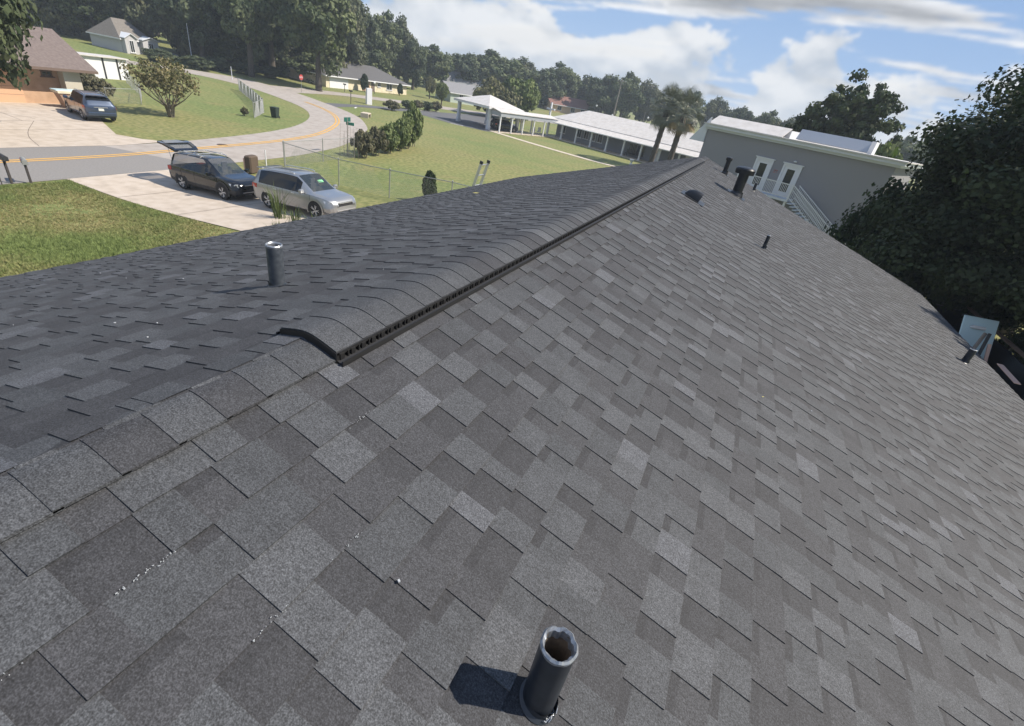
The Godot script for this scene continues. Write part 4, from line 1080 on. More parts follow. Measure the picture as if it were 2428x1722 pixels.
	for k in 14:
		var a := -0.35 + (PI + 0.7) * k / 14; var a2 := -0.35 + (PI + 0.7) * (k + 1) / 14
		arch.quad(Vector3(cos(a) * 0.40, sin(a) * 0.40, 0.008), Vector3(cos(a) * 0.47, sin(a) * 0.47, 0.004), Vector3(cos(a2) * 0.47, sin(a2) * 0.47, 0.004), Vector3(cos(a2) * 0.40, sin(a2) * 0.40, 0.008))
		arch.quad(Vector3(cos(a) * 0.40, sin(a) * 0.40, -0.3), Vector3(cos(a) * 0.40, sin(a) * 0.40, 0.008), Vector3(cos(a2) * 0.40, sin(a2) * 0.40, 0.008), Vector3(cos(a2) * 0.40, sin(a2) * 0.40, -0.3))
	var well := MB.new()
	for k in 16:
		var a := -0.3 + (PI + 0.6) * k / 16; var a2 := -0.3 + (PI + 0.6) * (k + 1) / 16
		well.tri(Vector3(0, 0, 0.006), Vector3(cos(a) * 0.405, sin(a) * 0.405, 0.006), Vector3(cos(a2) * 0.405, sin(a2) * 0.405, 0.006))
	var am := arch.mesh(); var wm := well.mesh()
	for x in [-1.40, 1.42]:
		for sg in [1, -1]:
			var b := Basis() if sg > 0 else Basis(Vector3.UP, PI)
			var wh := mi("wheel", tm, M.tyre, o); wh.position = Vector3(x, 0.362, 0.835 * sg); wh.basis = b
			mi("rim", rm, M.rim, wh); mi("spokes", sm, M.rim, wh); mi("brake_disc", hm, M.dark, wh)
			var wl := mi("wheel_well", wm, M.dark, o); wl.position = Vector3(x, 0.38, 0.928 * sg); wl.basis = b
			var ar := mi("wheel_arch", am, clad, o); ar.position = Vector3(x, 0.38, 0.930 * sg); ar.basis = b
	# lamps, grille, bumpers, mirrors, handles, rails, plate
	for sg in [1, -1]:
		var h := MB.new(); h.hexa([Vector3(2.04, 0.67, 0.885 * sg), Vector3(2.30, 0.67, 0.70 * sg), Vector3(2.28, 0.67, 0.38 * sg), Vector3(2.0, 0.67, 0.55 * sg), Vector3(1.90, 0.83, 0.895 * sg), Vector3(2.22, 0.82, 0.75 * sg), Vector3(2.29, 0.79, 0.44 * sg), Vector3(2.0, 0.83, 0.55 * sg)]); mi("headlight", h.mesh(), M.headlight, o)
		var tl := MB.new()
		tl.hexa([Vector3(-2.34, 0.84, 0.60 * sg), Vector3(-2.10, 0.84, 0.60 * sg), Vector3(-1.98, 0.84, 0.945 * sg), Vector3(-2.30, 0.84, 0.90 * sg), Vector3(-2.33, 1.02, 0.62 * sg), Vector3(-2.10, 1.02, 0.60 * sg), Vector3(-1.96, 1.02, 0.94 * sg), Vector3(-2.27, 1.02, 0.91 * sg)])
		mi("taillight", tl.mesh(), M.taillight, o)
		var mr := MB.new(); mr.cbox(Vector3(0.84, 1.10, 1.04 * sg), Vector3(0.16, 0.19, 0.25), 0.04); mr.bar(Vector3(0.86, 1.03, 0.9 * sg), Vector3(0.86, 1.06, 0.96 * sg), 0.06, 0.04); mi("mirror", mr.mesh(), paint, o)
		for x in [-0.85, 0.22]:
			var hd := MB.new(); hd.cbox(Vector3(x, 0.93, 0.945 * sg), Vector3(0.2, 0.035, 0.03), 0.01); mi("door_handle", hd.mesh(), M.alu if clad == paint else clad, o)
		var rr := MB.new(); rr.tube([Vector3(-1.7, 1.69, 0.60 * sg), Vector3(-1.55, 1.74, 0.60 * sg), Vector3(-0.4, 1.765, 0.60 * sg), Vector3(0.0, 1.74, 0.60 * sg), Vector3(0.1, 1.70, 0.60 * sg)], [0.02, 0.022, 0.022, 0.022, 0.02], 6); mi("roof_rail", rr.mesh(), M.alu, o)
		var fg := MB.new(); fg.cbox(Vector3(2.24, 0.46, 0.62 * sg), Vector3(0.12, 0.09, 0.2), 0.02); mi("fog_lamp", fg.mesh(), M.headlight, o)
	var gr := MB.new(); gr.cbox(Vector3(2.335, 0.68, 0), Vector3(0.06, 0.17, 0.9), 0.02); mi("grille", gr.mesh(), M.dark, o)
	var gc := MB.new(); gc.bar(Vector3(2.37, 0.75, -0.42), Vector3(2.37, 0.75, 0.42), 0.02, 0.025); gc.bar(Vector3(2.37, 0.44, -0.55), Vector3(2.37, 0.44, 0.55), 0.02, 0.03); mi("grille_trim", gc.mesh(), M.alu, o)
	var rb := MB.new(); rb.cbox(Vector3(-2.31, 0.52, 0), Vector3(0.16, 0.24, 1.66), 0.04); mi("rear_bumper", rb.mesh(), paint if clad == paint else clad, o)
	if not open_hatch:
		var pl := MB.new(); pl.box(Vector3(-2.352, 0.82, 0), Vector3(0.012, 0.15, 0.31)); mi("licence_plate", pl.mesh(), M.plate, o)
		var ch := MB.new(); ch.box(Vector3(-2.355, 0.96, 0), Vector3(0.02, 0.035, 0.8)); mi("hatch_trim", ch.mesh(), M.alu, o)
		var sp := MB.new(); sp.cbox(Vector3(-2.06, 1.655, 0), Vector3(0.34, 0.035, 1.2), 0.012); mi("spoiler", sp.mesh(), paint, o)
	else:
		# lifted tailgate hinged at the back of the roof
		var tg := MB.new()
		var bs := Basis(Vector3(0, 0, 1), -0.22)
		var hinge := Vector3(-1.95, 1.66, 0)
		var put := func(x: float, y: float, z: float) -> Vector3: return hinge + bs * Vector3(-x, y + 0.10 * sin(x * 2.4), z)
		var outl := [[0.0, 0.60], [0.25, 0.68], [0.7, 0.74], [1.0, 0.76], [1.16, 0.66], [1.24, 0.3]]
		for sg in [1, -1]:
			for i in outl.size() - 1:
				var e0: Array = outl[i]; var e1: Array = outl[i + 1]
				for zz in [[1.0, 0.74]]:
					var p := []
					for yy in [-0.03, 0.05]:
						p.append(put.call(e0[0], yy, e0[1] * zz[1] * sg)); p.append(put.call(e0[0], yy, e0[1] * sg)); p.append(put.call(e1[0], yy, e1[1] * sg)); p.append(put.call(e1[0], yy, e1[1] * zz[1] * sg))
					if sg > 0: tg.hexa([p[0], p[3], p[2], p[1], p[4], p[7], p[6], p[5]])
					else: tg.hexa(p)
		var q := []
		for yy in [-0.02, 0.05]:
			for e in [[0.0, 0.50], [0.14, 0.50], [0.14, -0.50], [0.0, -0.50]]: q.append(put.call(e[0], yy, e[1]))
		tg.hexa(q)
		q = []
		for yy in [-0.06, 0.06]:
			for e in [[0.66, 0.58], [1.24, 0.40], [1.24, -0.40], [0.66, -0.58]]: q.append(put.call(e[0], yy, e[1]))
		tg.hexa(q)
		var to := mi("tailgate", tg.mesh(), paint, o)
		var gl := MB.new(); q = []
		for yy in [0.0, 0.012]:
			for e in [[0.14, 0.49], [0.66, 0.56], [0.66, -0.56], [0.14, -0.49]]: q.append(put.call(e[0], yy, e[1]))
		gl.hexa(q); mi("tailgate_window", gl.mesh(), M.windshield, to)
		for sg in [1, -1]:
			var sr := MB.new(); sr.cyl(Vector3(-2.12, 1.25, 0.72 * sg), hinge + bs * Vector3(-0.5, 0.02, 0.60 * sg), 0.012, 6); mi("gas_strut", sr.mesh(), M.alu, to)
		for sg in [1, -1]:
			var cb := MB.new(); cb.bar(Vector3(-1.2 if sg > 0 else -0.3, 1.79, -0.66), Vector3(-1.2 if sg > 0 else -0.3, 1.79, 0.66), 0.06, 0.03); mi("cross_bar", cb.mesh(), M.alu, o)
		var cg := MB.new(); cg.box(Vector3(-1.6, 0.62, 0), Vector3(1.0, 0.04, 1.4)); cg.box(Vector3(-1.75, 0.85, 0.15), Vector3(0.5, 0.4, 0.8)); mi("cargo_floor", cg.mesh(), M.dark, o)
	return o

func smoothed(b: MB) -> ArrayMesh:   # welds by position, keeps creases over 40 degrees
	var acc := {}
	for i in range(0, b.v.size()):
		var k := Vector3i((b.v[i] * 2000.0).round())
		if not acc.has(k): acc[k] = []
		acc[k].append(b.n[i])
	var nn := PackedVector3Array()
	for i in b.v.size():
		var s := Vector3.ZERO
		for q in acc[Vector3i((b.v[i] * 2000.0).round())]:
			if q.dot(b.n[i]) > 0.72: s += q
		nn.append(s.normalized() if s.length() > 0.001 else b.n[i])
	b.n = nn
	return b.mesh()

func build_cars() -> void:
	build_car("black_suv", "black SUV with lifted tailgate and roof rack on the near driveway", P(-23.3, -16.35, 0.03), 0.02, 0.055, M.black_paint, M.clad, true, M.tint_clear)
	build_car("silver_suv", "silver SUV with dark tinted windows parked closest to the roof", P(-17.75, -16.65, 0.03), 0.02, 0.075, M.silver_paint, M.silver_paint, false, M.tint)
	build_car("blue_suv", "dark blue SUV seen from behind on the driveway across the road", P(-44.2, -21.9, 0.03), PI - 0.20, 0.0, M.blue_paint, M.blue_paint, false, M.tint)
	build_car("dark_car", "dark car parked under the drive-through shelter", F(-1.6, 0.03, -9.2), 1.0, 0.0, M.black_paint, M.clad, false, M.tint)
	build_car("white_car", "white car parked far beyond the walkway canopy", P(-61.5, -131, 0.03), 0.4, 0.0, M.white_paint, M.white_paint, false, M.tint)
	# green parking slip behind the silver windshield
	var t := thing("window_tag", "small green tag inside the silver SUV windshield", "tag", P(-17.75, -16.65, 0.03) + Vector3(0.60, 1.44, -0.28))
	t.rotation.z = -0.62
	var q := MB.new(); q.box(Vector3.ZERO, Vector3(0.14, 0.008, 0.3)); mi("card", q.mesh(), M.tag_green, t)

# ---------- plants ----------
var crowns := {}
# a crown of leaf faces in clumps, unit size: radius 1 across, spans y 0..1
func crown_mesh(sd: int, clumps: int, leaves: int, leaf: float, base: Color, tip: Color, droop: float, shape: float, loose: float, asp := 1.0) -> ArrayMesh:
	var r := RandomNumberGenerator.new(); r.seed = sd
	var v := PackedVector3Array(); var n := PackedVector3Array(); var c := PackedColorArray()
	for k in clumps:
		# clump centre: inside a lumpy egg, mostly towards the outside
		var dir := Vector3(r.randfn(), r.randfn() * 0.9, r.randfn()).normalized()
		var rad := pow(r.randf(), 0.42) * (0.78 + 0.22 * sin(dir.x * 5.0 + sd) * cos(dir.z * 4.0 + sd * 0.7))
		var ctr := Vector3(dir.x * rad * 0.88, 0.5 + dir.y * rad * 0.44, dir.z * rad * 0.88)
		var wd := lerpf(1.0, shape, clampf(ctr.y, 0, 1))
		ctr.x *= wd; ctr.z *= wd
		var cr := r.randf_range(0.13, 0.25) * loose
		var tone := base.lerp(tip, clampf(r.randf() * 0.75 + r.randfn() * 0.12, 0, 1))
		for i in leaves:
			var d := Vector3(r.randfn(), r.randfn(), r.randfn()).normalized()
			var q := pow(r.randf(), 0.45)
			var p := ctr + Vector3(d.x * cr, d.y * cr * 0.70 / asp, d.z * cr) * q
			p.y -= droop * r.randf() * cr / asp
			var nn := (d + Vector3(r.randfn(), r.randfn() + 0.5, r.randfn()) * 0.55).normalized()
			var t := nn.cross(Vector3(r.randfn(), r.randfn() - droop * 2.0, r.randfn())).normalized()
			var b := nn.cross(t)
			var sz := leaf * r.randf_range(0.55, 1.35)
			t *= sz * 0.42; b *= sz
			t.y /= asp; b.y /= asp
			nn = t.cross(b).normalized()
			var kk := tone * r.randf_range(0.7, 1.3)
			kk.a = 1.0
			var e := p + b * 0.5; var f := p - b * 0.5
			v.append(f); v.append(e); v.append(p + t); v.append(f); v.append(p - t); v.append(e)
			for z in 6:
				n.append(nn); c.append(kk)
	var arr := []; arr.resize(Mesh.ARRAY_MAX)
	arr[Mesh.ARRAY_VERTEX] = v; arr[Mesh.ARRAY_NORMAL] = n; arr[Mesh.ARRAY_COLOR] = c
	var m := ArrayMesh.new(); m.add_surface_from_arrays(Mesh.PRIMITIVE_TRIANGLES, arr)
	return m

func trunk_mesh(sd: int, h: float, rad: float, spread: float, limbs: int, lean := 0.0) -> ArrayMesh:
	var r := RandomNumberGenerator.new(); r.seed = sd
	var m := MB.new()
	var path := []; var rr := []
	var off := Vector3.ZERO
	for i in 8:
		var t := i / 7.0
		off += Vector3(r.randfn() * 0.03 + lean * 0.12, 0, r.randfn() * 0.03) * h * 0.4
		path.append(Vector3(0, h * t, 0) + off * t); rr.append(rad * (1.25 - t * 1.0) + 0.02)
	path[0].y = -0.3; rr[0] = rad * 1.5
	m.tube(path, rr, 8, false)
	for k in limbs:
		var i := 3 + k % 4
		var a := TAU * (k * 0.382 + r.randf() * 0.1)
		var st: Vector3 = path[i]
		var ln := spread * r.randf_range(0.45, 0.75)
		var e := st + Vector3(cos(a) * ln, h * r.randf_range(0.04, 0.16), sin(a) * ln)
		var mid := st.lerp(e, 0.5) + Vector3(0, -h * 0.02, 0)
		m.tube([st, mid, e], [rr[i] * 0.6, rr[i] * 0.4, rr[i] * 0.12], 6, false)
		for q in 2:
			var e2 := e + Vector3(r.randfn(), 0.3 + r.randf() * 0.5, r.randfn()) * ln * 0.22
			m.tube([mid.lerp(e, 0.5), e2], [rr[i] * 0.25, rr[i] * 0.06], 5, false)
	return m.mesh()

func tree(called: String, label: String, at: Vector3, h: float, rad: float, crown_from: float, key: String, trunk_sd: int, turn: float, group := "", trad := 0.0) -> Node3D:
	var o := thing(called, label, "tree", at, turn, group)
	var tk := "t%d_%d" % [trunk_sd, int(h)]
	if not crowns.has(tk): crowns[tk] = trunk_mesh(trunk_sd, h * 0.74, trad if trad > 0.0 else h * 0.022, rad * 0.8, 7)
	mi("trunk", crowns[tk], M.bark, o)
	var c := mi("crown", crowns[key], M.foliage, o)
	c.position.y = h * crown_from
	c.scale = Vector3(rad, h * (1.0 - crown_from), rad)
	return o

const ORD := ["first", "second", "third", "fourth", "fifth", "sixth", "seventh", "eighth", "ninth", "tenth", "eleventh", "twelfth", "thirteenth", "fourteenth", "fifteenth", "sixteenth", "seventeenth", "eighteenth", "nineteenth", "twentieth", "twenty-first", "twenty-second", "twenty-third", "twenty-fourth", "twenty-fifth"]

func blades_clump(o: Node3D, sd: int, cnt: int, h: float, spread: float, w: float, col: Color, m: Material) -> void:
	var r := RandomNumberGenerator.new(); r.seed = sd
	var b := MB.new()
	for k in cnt:
		var a := r.randf() * TAU; var p := Vector3(cos(a), 0, sin(a)) * r.randf() * spread
		var hh := h * r.randf_range(0.5, 1.1); var out := Vector3(cos(a + r.randfn() * 0.5), 0, sin(a + r.randfn() * 0.5)) * hh * r.randf_range(0.1, 0.6)
		var side := Vector3(-sin(a), 0, cos(a)) * w * 0.5
		b.col = col * r.randf_range(0.7, 1.35)
		var mid := p + out * 0.35 + Vector3.UP * hh * 0.62; var tip := p + out + Vector3.UP * hh * 0.95
		b.quad(p - side, p + side, mid + side * 0.8, mid - side * 0.8); b.tri(mid - side * 0.8, mid + side * 0.8, tip)
	mi("blades", b.mesh(), m, o)

func build_plants() -> void:
	var dk := Color(0.060, 0.084, 0.041); var md := Color(0.153, 0.174, 0.077); var lt := Color(0.111, 0.128, 0.051)
	crowns["oak0"] = crown_mesh(1, 110, 230, 0.078, dk, md, 0.3, 0.92, 1.0, 2.0)
	crowns["oak1"] = crown_mesh(2, 105, 230, 0.080, Color(0.065, 0.084, 0.049), Color(0.169, 0.166, 0.090), 1.2, 0.85, 1.05, 2.0)
	crowns["oak2"] = crown_mesh(3, 115, 220, 0.075, Color(0.055, 0.077, 0.044), Color(0.127, 0.148, 0.074), 0.6, 1.0, 0.95, 2.0)
	crowns["bush3"] = crown_mesh(4, 110, 150, 0.085, Color(0.091, 0.122, 0.038), Color(0.176, 0.211, 0.077), 0.3, 0.85, 0.95)
	crowns["bush4"] = crown_mesh(5, 110, 150, 0.085, Color(0.104, 0.109, 0.051), Color(0.189, 0.179, 0.092), 0.6, 0.85, 0.95)
	crowns["airy"] = crown_mesh(6, 200, 80, 0.050, Color(0.035, 0.052, 0.024), Color(0.080, 0.100, 0.038), 0.3, 0.95, 0.50, 1.7)
	crowns["shrub"] = crown_mesh(8, 120, 90, 0.10, Color(0.111, 0.147, 0.054), Color(0.227, 0.262, 0.109), 0.2, 0.95, 0.8)
	crowns["dryshrub"] = crown_mesh(9, 110, 80, 0.085, Color(0.095, 0.095, 0.055), Color(0.20, 0.18, 0.115), 0.2, 0.9, 0.72)
	crowns["cone"] = crown_mesh(10, 130, 80, 0.10, Color(0.022, 0.040, 0.018), Color(0.045, 0.072, 0.030), 0.0, 0.2, 0.8)
	# wood beyond the curving road, and the treeline that carries on to the right
	var T := [[-114.0, -51.2, 7.1, 3.6, 0], [-121.1, -59.6, 9.0, 3.6, 1], [-106.0, -56.2, 8.5, 3.3, 0], [-121.2, -70.1, 10.9, 4.1, 2], [-100.5, -61.9, 10.9, 3.3, 1], [-104.0, -69.3, 12.7, 3.9, 0], [-91.5, -64.6, 11.4, 3.4, 2], [-95.4, -72.8, 14.3, 4.0, 1], [-80.9, -65.4, 12.2, 3.0, 0], [-84.8, -73.2, 15.0, 3.7, 2], [-86.4, -80.3, 16.0, 4.0, 1], [-70.9, -70.5, 15.5, 3.8, 0], [-85.6, -91.1, 16.7, 4.1, 1], [-93.1, -104.5, 16.9, 3.7, 2],
		[-95.0, -116.1, 17.3, 5.1, 0], [-96.3, -125.3, 17.4, 4.4, 1], [-88.3, -121.2, 13.6, 3.2, 2], [-95.5, -140.6, 12.2, 5.6, 0], [-98.2, -156.8, 11.1, 4.8, 1], [-90.5, -155.6, 13.1, 6.0, 2], [-85.9, -163.8, 14.7, 8.3, 0], [-84.7, -181.2, 14.7, 6.7, 1], [-72.9, -175.5, 13.4, 6.4, 2], [-70.8, -187.1, 16.0, 6.7, 0], [-63.8, -194.8, 13.7, 6.1, 1], [-52.9, -182.5, 16.1, 6.3, 2], [-46.2, -184.3, 17.0, 5.5, 0], [-41.6, -195.6, 16.0, 5.0, 1], [-34.8, -207.1, 15.0, 5.2, 2], [-26.1, -198.3, 15.2, 4.9, 0], [-17.7, -204.2, 14.6, 4.9, 1], [-8.2, -189.8, 13.6, 4.4, 2], [-0.2, -180.0, 13.0, 4.4, 0], [6.2, -169.9, 12.1, 3.7, 1], [11.4, -159.6, 11.2, 3.4, 2]]
	for i in T.size():
		var t: Array = T[i]
		var lab := "%s tree from the left in the tall wood beyond the curving road" % ORD[i] if i < 14 else "%s tree from the left in the treeline from the ranch house to the grey building" % ORD[i - 14]
		tree("oak_tree", lab, P(t[0], t[1]), t[2] * (1.45 if i < 10 else (1.2 if i < 13 else 1.03)), t[3] * (2.0 if i < 14 else 1.5), 0.12 if i < 14 else 0.03, "oak%d" % t[4], i + 20, i * 1.7, "trees of the wood" if i < 14 else "trees of the far treeline")
	# undergrowth of the wood and the woods behind
	var back := [[-112, -60], [-108, -66], [-99, -78], [-101, -84], [-92, -86], [-98, -95], [-128, -78], [-135, -62], [-118, -84], [-108, -92], [-126, -96], [-112, -106], [-140, -88], [-120, -118], [-106, -128], [-112, -146], [-104, -168], [-96, -188], [-80, -200], [-58, -206], [-30, -222], [-12, -214], [2, -200], [18, -190], [26, -178]]
	back.sort_custom(func(a, b): return atan2(a[0], -a[1]) < atan2(b[0], -b[1]))
	for i in back.size():
		tree("oak_tree", "%s tree from the left in the second row of trees seen behind the front row" % ORD[i], P(back[i][0], back[i][1]), [16.0, 18.0, 15.0][i % 3] if i < 15 else 12.0, 7.0, 0.02, "oak%d" % ((i + 1) % 3), 60 + i, i * 2.1, "back row of the far trees")
	for i in 3:
		var e: Array = [[35.3, -166.3, 13.0, 8.0], [45.4, -184.5, 14.5, 8.5], [58, -190, 15, 9]][i]
		tree("oak_tree", "%s tree from the left in the dark clump between airy tree and shaded right tree" % ORD[i], P(e[0], e[1]), e[2], e[3], 0.02, "oak%d" % i, 90 + i, i, "dark clump of far trees on the right")
	var un := [[-112, -55], [-104, -60], [-97, -67], [-90, -70], [-96, -82], [-88, -78], [-82, -80], [-88, -97], [-94, -110], [-103, -73], [-84, -86], [-116, -66]]
	un.sort_custom(func(a, b): return atan2(a[0], -a[1]) < atan2(b[0], -b[1]))
	for i in un.size():
		tree("understory_tree", "%s low leafy tree from the left filling the wood between the tall trunks" % ORD[i], P(un[i][0], un[i][1]), 6.0 + (i % 4) * 1.2, 5.6, -0.04, ["bush4", "oak1", "oak0"][i % 3], 140 + i, i * 1.4, "low trees inside the wood")
	# low dark hedge under the wood
	for i in 5:
		var e: Array = [[-83, -57.5], [-84.5, -62], [-83.6, -66.5], [-82.0, -70.5], [-86.5, -54.0]][i]
		var hb := thing("dark_bush", "%s dark bush from the left under the trees at the road bend" % ORD[[1, 2, 3, 4, 0][i]], "bush", P(e[0], e[1]), i * 1.3, "dark bushes at the road bend")
		var c := mi("foliage", crowns["oak2"], M.foliage, hb); c.scale = Vector3(3.0, 2.4, 3.0); c.position.y = -0.1
		var s := MB.new(); s.tube([Vector3(0, -0.2, 0), Vector3(0, 1.2, 0)], [0.1, 0.04], 6, false); mi("stem", s.mesh(), M.bark, hb)
	tree("bushy_tree", "fresh green bushy tree behind the drive-through shelter", P(-49.2, -106.0), 9.6, 6.4, 0.04, "bush3", 100, 0.3)
	tree("bushy_tree", "olive green bushy tree left of the fresh green one", P(-53.0, -101.0), 7.8, 6.6, 0.04, "bush4", 101, 0.9)
	tree("young_tree", "young green tree right of the ranch house nearer the shelter", P(-66.0, -101.5), 4.9, 1.9, 0.2, "bush3", 102, 2.0)
	tree("young_tree", "young olive tree close to the right end of the ranch house", P(-74.1, -108.6), 5.0, 1.7, 0.2, "bush4", 103, 1.0)
	# airy tall tree behind the grey building
	tree("airy_tree", "tall airy tree with open crown behind the grey building", P(7.4, -62.5), 15.0, 6.6, 0.22, "airy", 110, 0.0, "", 0.32)
	tree("airy_tree", "lower leafy tree at the foot of the tall airy tree", P(10.2, -59.5), 9.4, 4.4, 0.1, "bush3", 111, 1.0)
	tree("airy_tree", "thin leaning tree left of the tall airy tree", P(3.6, -64.0), 11.0, 2.8, 0.25, "airy", 112, 2.0)
	# the big shaded tree at the right and a brown-leaved one behind it
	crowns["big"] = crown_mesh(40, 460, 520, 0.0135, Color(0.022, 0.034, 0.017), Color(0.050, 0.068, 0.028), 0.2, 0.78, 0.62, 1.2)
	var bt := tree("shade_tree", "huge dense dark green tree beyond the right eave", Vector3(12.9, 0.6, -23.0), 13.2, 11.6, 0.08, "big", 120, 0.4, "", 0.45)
	crowns["brown"] = crown_mesh(41, 150, 150, 0.045, Color(0.055, 0.050, 0.024), Color(0.125, 0.080, 0.045), 0.3, 0.8, 0.6)
	tree("brown_tree", "tree with browning leaves above the huge dark tree at the right edge", Vector3(14.2, 0.4, -30.5), 14.6, 6.2, 0.3, "brown", 121, 0.0, "", 0.35)
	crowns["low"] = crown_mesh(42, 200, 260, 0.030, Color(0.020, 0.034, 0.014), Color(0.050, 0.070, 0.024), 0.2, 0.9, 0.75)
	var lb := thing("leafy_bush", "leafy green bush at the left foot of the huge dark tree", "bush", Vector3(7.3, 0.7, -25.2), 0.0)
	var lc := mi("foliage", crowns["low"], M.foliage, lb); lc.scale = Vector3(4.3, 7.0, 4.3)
	var ls := MB.new(); ls.tube([Vector3(0, -0.5, 0), Vector3(0.1, 2.4, 0)], [0.14, 0.05], 6, false); mi("stem", ls.mesh(), M.bark, lb)
	for i in 4:
		var e: Array = [[11.6, -20.4, 2.6, 3.0], [10.6, -26.5, 3.0, 3.6], [13.6, -18.4, 3.0, 3.4], [12.0, -30.0, 3.6, 4.0]][i]
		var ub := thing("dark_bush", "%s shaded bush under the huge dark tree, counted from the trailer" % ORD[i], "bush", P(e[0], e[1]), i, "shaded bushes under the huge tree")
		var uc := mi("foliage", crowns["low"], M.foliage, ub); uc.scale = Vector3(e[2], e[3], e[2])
		var us := MB.new(); us.tube([Vector3(0, -0.3, 0), Vector3(0, 1.4, 0)], [0.1, 0.04], 6, false); mi("stem", us.mesh(), M.bark, ub)
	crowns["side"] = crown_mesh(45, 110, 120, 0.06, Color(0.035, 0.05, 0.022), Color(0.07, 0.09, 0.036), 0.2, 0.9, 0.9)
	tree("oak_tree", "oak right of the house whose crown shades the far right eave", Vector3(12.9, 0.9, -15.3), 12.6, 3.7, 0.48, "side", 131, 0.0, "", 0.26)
	# oak hanging into the frame at the upper left
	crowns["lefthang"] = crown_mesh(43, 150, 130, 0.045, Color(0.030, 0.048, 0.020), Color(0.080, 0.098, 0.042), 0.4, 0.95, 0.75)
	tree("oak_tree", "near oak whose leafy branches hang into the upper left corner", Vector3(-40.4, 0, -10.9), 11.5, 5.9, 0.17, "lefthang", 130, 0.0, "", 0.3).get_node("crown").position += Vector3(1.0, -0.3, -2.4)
	# crepe myrtle: many stems, open crown
	var cm := thing("crepe_myrtle", "small multi-stemmed tree with sparse olive leaves on the lawn across the road", "tree", P(-44.9, -28.1))
	var stm := MB.new()
	var r := RandomNumberGenerator.new(); r.seed = 5
	for k in 15:
		var a := TAU * k / 15 + r.randf() * 0.3; var sp := r.randf_range(0.9, 2.6)
		var tip := Vector3(cos(a) * sp, r.randf_range(2.2, 3.9), sin(a) * sp)
		stm.tube([Vector3(cos(a) * 0.14, -0.1, sin(a) * 0.14), Vector3(cos(a) * 0.3, 0.8, sin(a) * 0.3), tip * Vector3(0.55, 0.6, 0.55), tip], [0.09, 0.07, 0.035, 0.008], 6, false)
		for q in 4:
			var s := (tip * Vector3(0.55, 0.6, 0.55)).lerp(tip, 0.2 * q)
			stm.tube([s, s + Vector3(r.randfn(), 0.7 + r.randf(), r.randfn()) * 0.4], [0.014, 0.004], 4, false)
	mi("trunk", stm.mesh(), M.bark_pale, cm)
	crowns["myrtle"] = crown_mesh(44, 150, 20, 0.055, Color(0.12, 0.12, 0.055), Color(0.25, 0.205, 0.105), 0.2, 0.85, 0.75)
	var mc := mi("crown", crowns["myrtle"], M.foliage, cm); mc.position.y = 1.1; mc.scale = Vector3(3.5, 3.7, 3.5)
	# hedge by the fence: loose grey-green shrubs and the tall green one
	var hs := [[-28.3, -32.6, 1.3, 2.3, "dryshrub"], [-28.7, -34.6, 1.4, 2.5, "dryshrub"], [-29.2, -36.8, 1.5, 2.6, "shrub"], [-29.8, -39.2, 1.5, 2.9, "shrub"], [-30.5, -41.3, 1.5, 3.4, "shrub"], [-31.2, -43.2, 1.35, 4.3, "shrub"]]
	for i in hs.size():
		var e: Array = hs[i]
		var o := thing("hedge_shrub", "%s shrub of the roadside hedge counted from the fence end" % ORD[i], "shrub", P(e[0], e[1]), i * 1.1, "shrubs of the roadside hedge")
		var c := mi("foliage", crowns[e[4]], M.foliage, o); c.scale = Vector3(e[2], e[3], e[2]); c.position.y = 0.02
		var st := MB.new()
		for k in 7:
			var a := TAU * k / 7.0
			st.tube([Vector3(cos(a) * 0.25, -0.1, sin(a) * 0.25), Vector3(cos(a) * 0.6, e[3] * 0.6, sin(a) * 0.6)], [0.03, 0.01], 5, false)
		mi("stems", st.mesh(), M.bark_pale, o)
	# dead weed stalks beside the hedge
	var ws := thing("weed_stalks", "thin leafless weed stalks beside the green street sign", "weed", P(-28.6, -31.0))
	var wb := MB.new()
	for k in 9:
		var x := r.randfn() * 0.4; var z := r.randfn() * 0.5; var h := r.randf_range(1.6, 3.0)
		wb.tube([Vector3(x, 0, z), Vector3(x + r.randfn() * 0.1, h, z + r.randfn() * 0.1)], [0.018, 0.006], 4, false)
		for q in 5:
			var y := h * r.randf_range(0.5, 1.0); var d := Vector3(r.randfn(), 0.6, r.randfn()) * 0.16
			wb.tube([Vector3(x, y, z), Vector3(x, y, z) + d], [0.006, 0.003], 3, false)
	mi("stalks", wb.mesh(), M.bark_pale, ws)
	# conical evergreens before the ranch house
	for i in 2:
		var e: Array = [[-75.4, -87.2, 1.45, 3.7], [-74.9, -98.2, 1.1, 2.7]][i]
		var o := thing("conical_evergreen", ["larger dark clipped evergreen by the ranch garage", "smaller dark clipped evergreen near the right end of the ranch house"][i], "shrub", P(e[0], e[1]), 0.0, "clipped evergreens before the ranch house")
		var c := mi("foliage", crowns["cone"], M.foliage, o); c.scale = Vector3(e[2], e[3], e[2])
		var st := MB.new(); st.tube([Vector3(0, -0.1, 0), Vector3(0, 1.0, 0)], [0.08, 0.05], 6, false); mi("stem", st.mesh(), M.bark, o)
	# parking lot shrubs
	var ps := [[-55.2, -70.4, 1.9, 1.7], [-57.9, -78.4, 1.5, 1.7], [-57.6, -80.6, 1.5, 1.8], [-57.0, -83.0, 1.5, 1.9], [-56.6, -85.4, 1.6, 2.0], [-40.0, -78.5, 1.0, 1.0]]
	var pl := ["lone dark shrub beside the white sign pillar at the lot entrance", "first shrub from the left in the parking lot row", "second shrub from the left in the parking lot row", "third shrub from the left in the parking lot row", "fourth shrub from the left in the parking lot row", "low shrub under the drive-through shelter corner"]
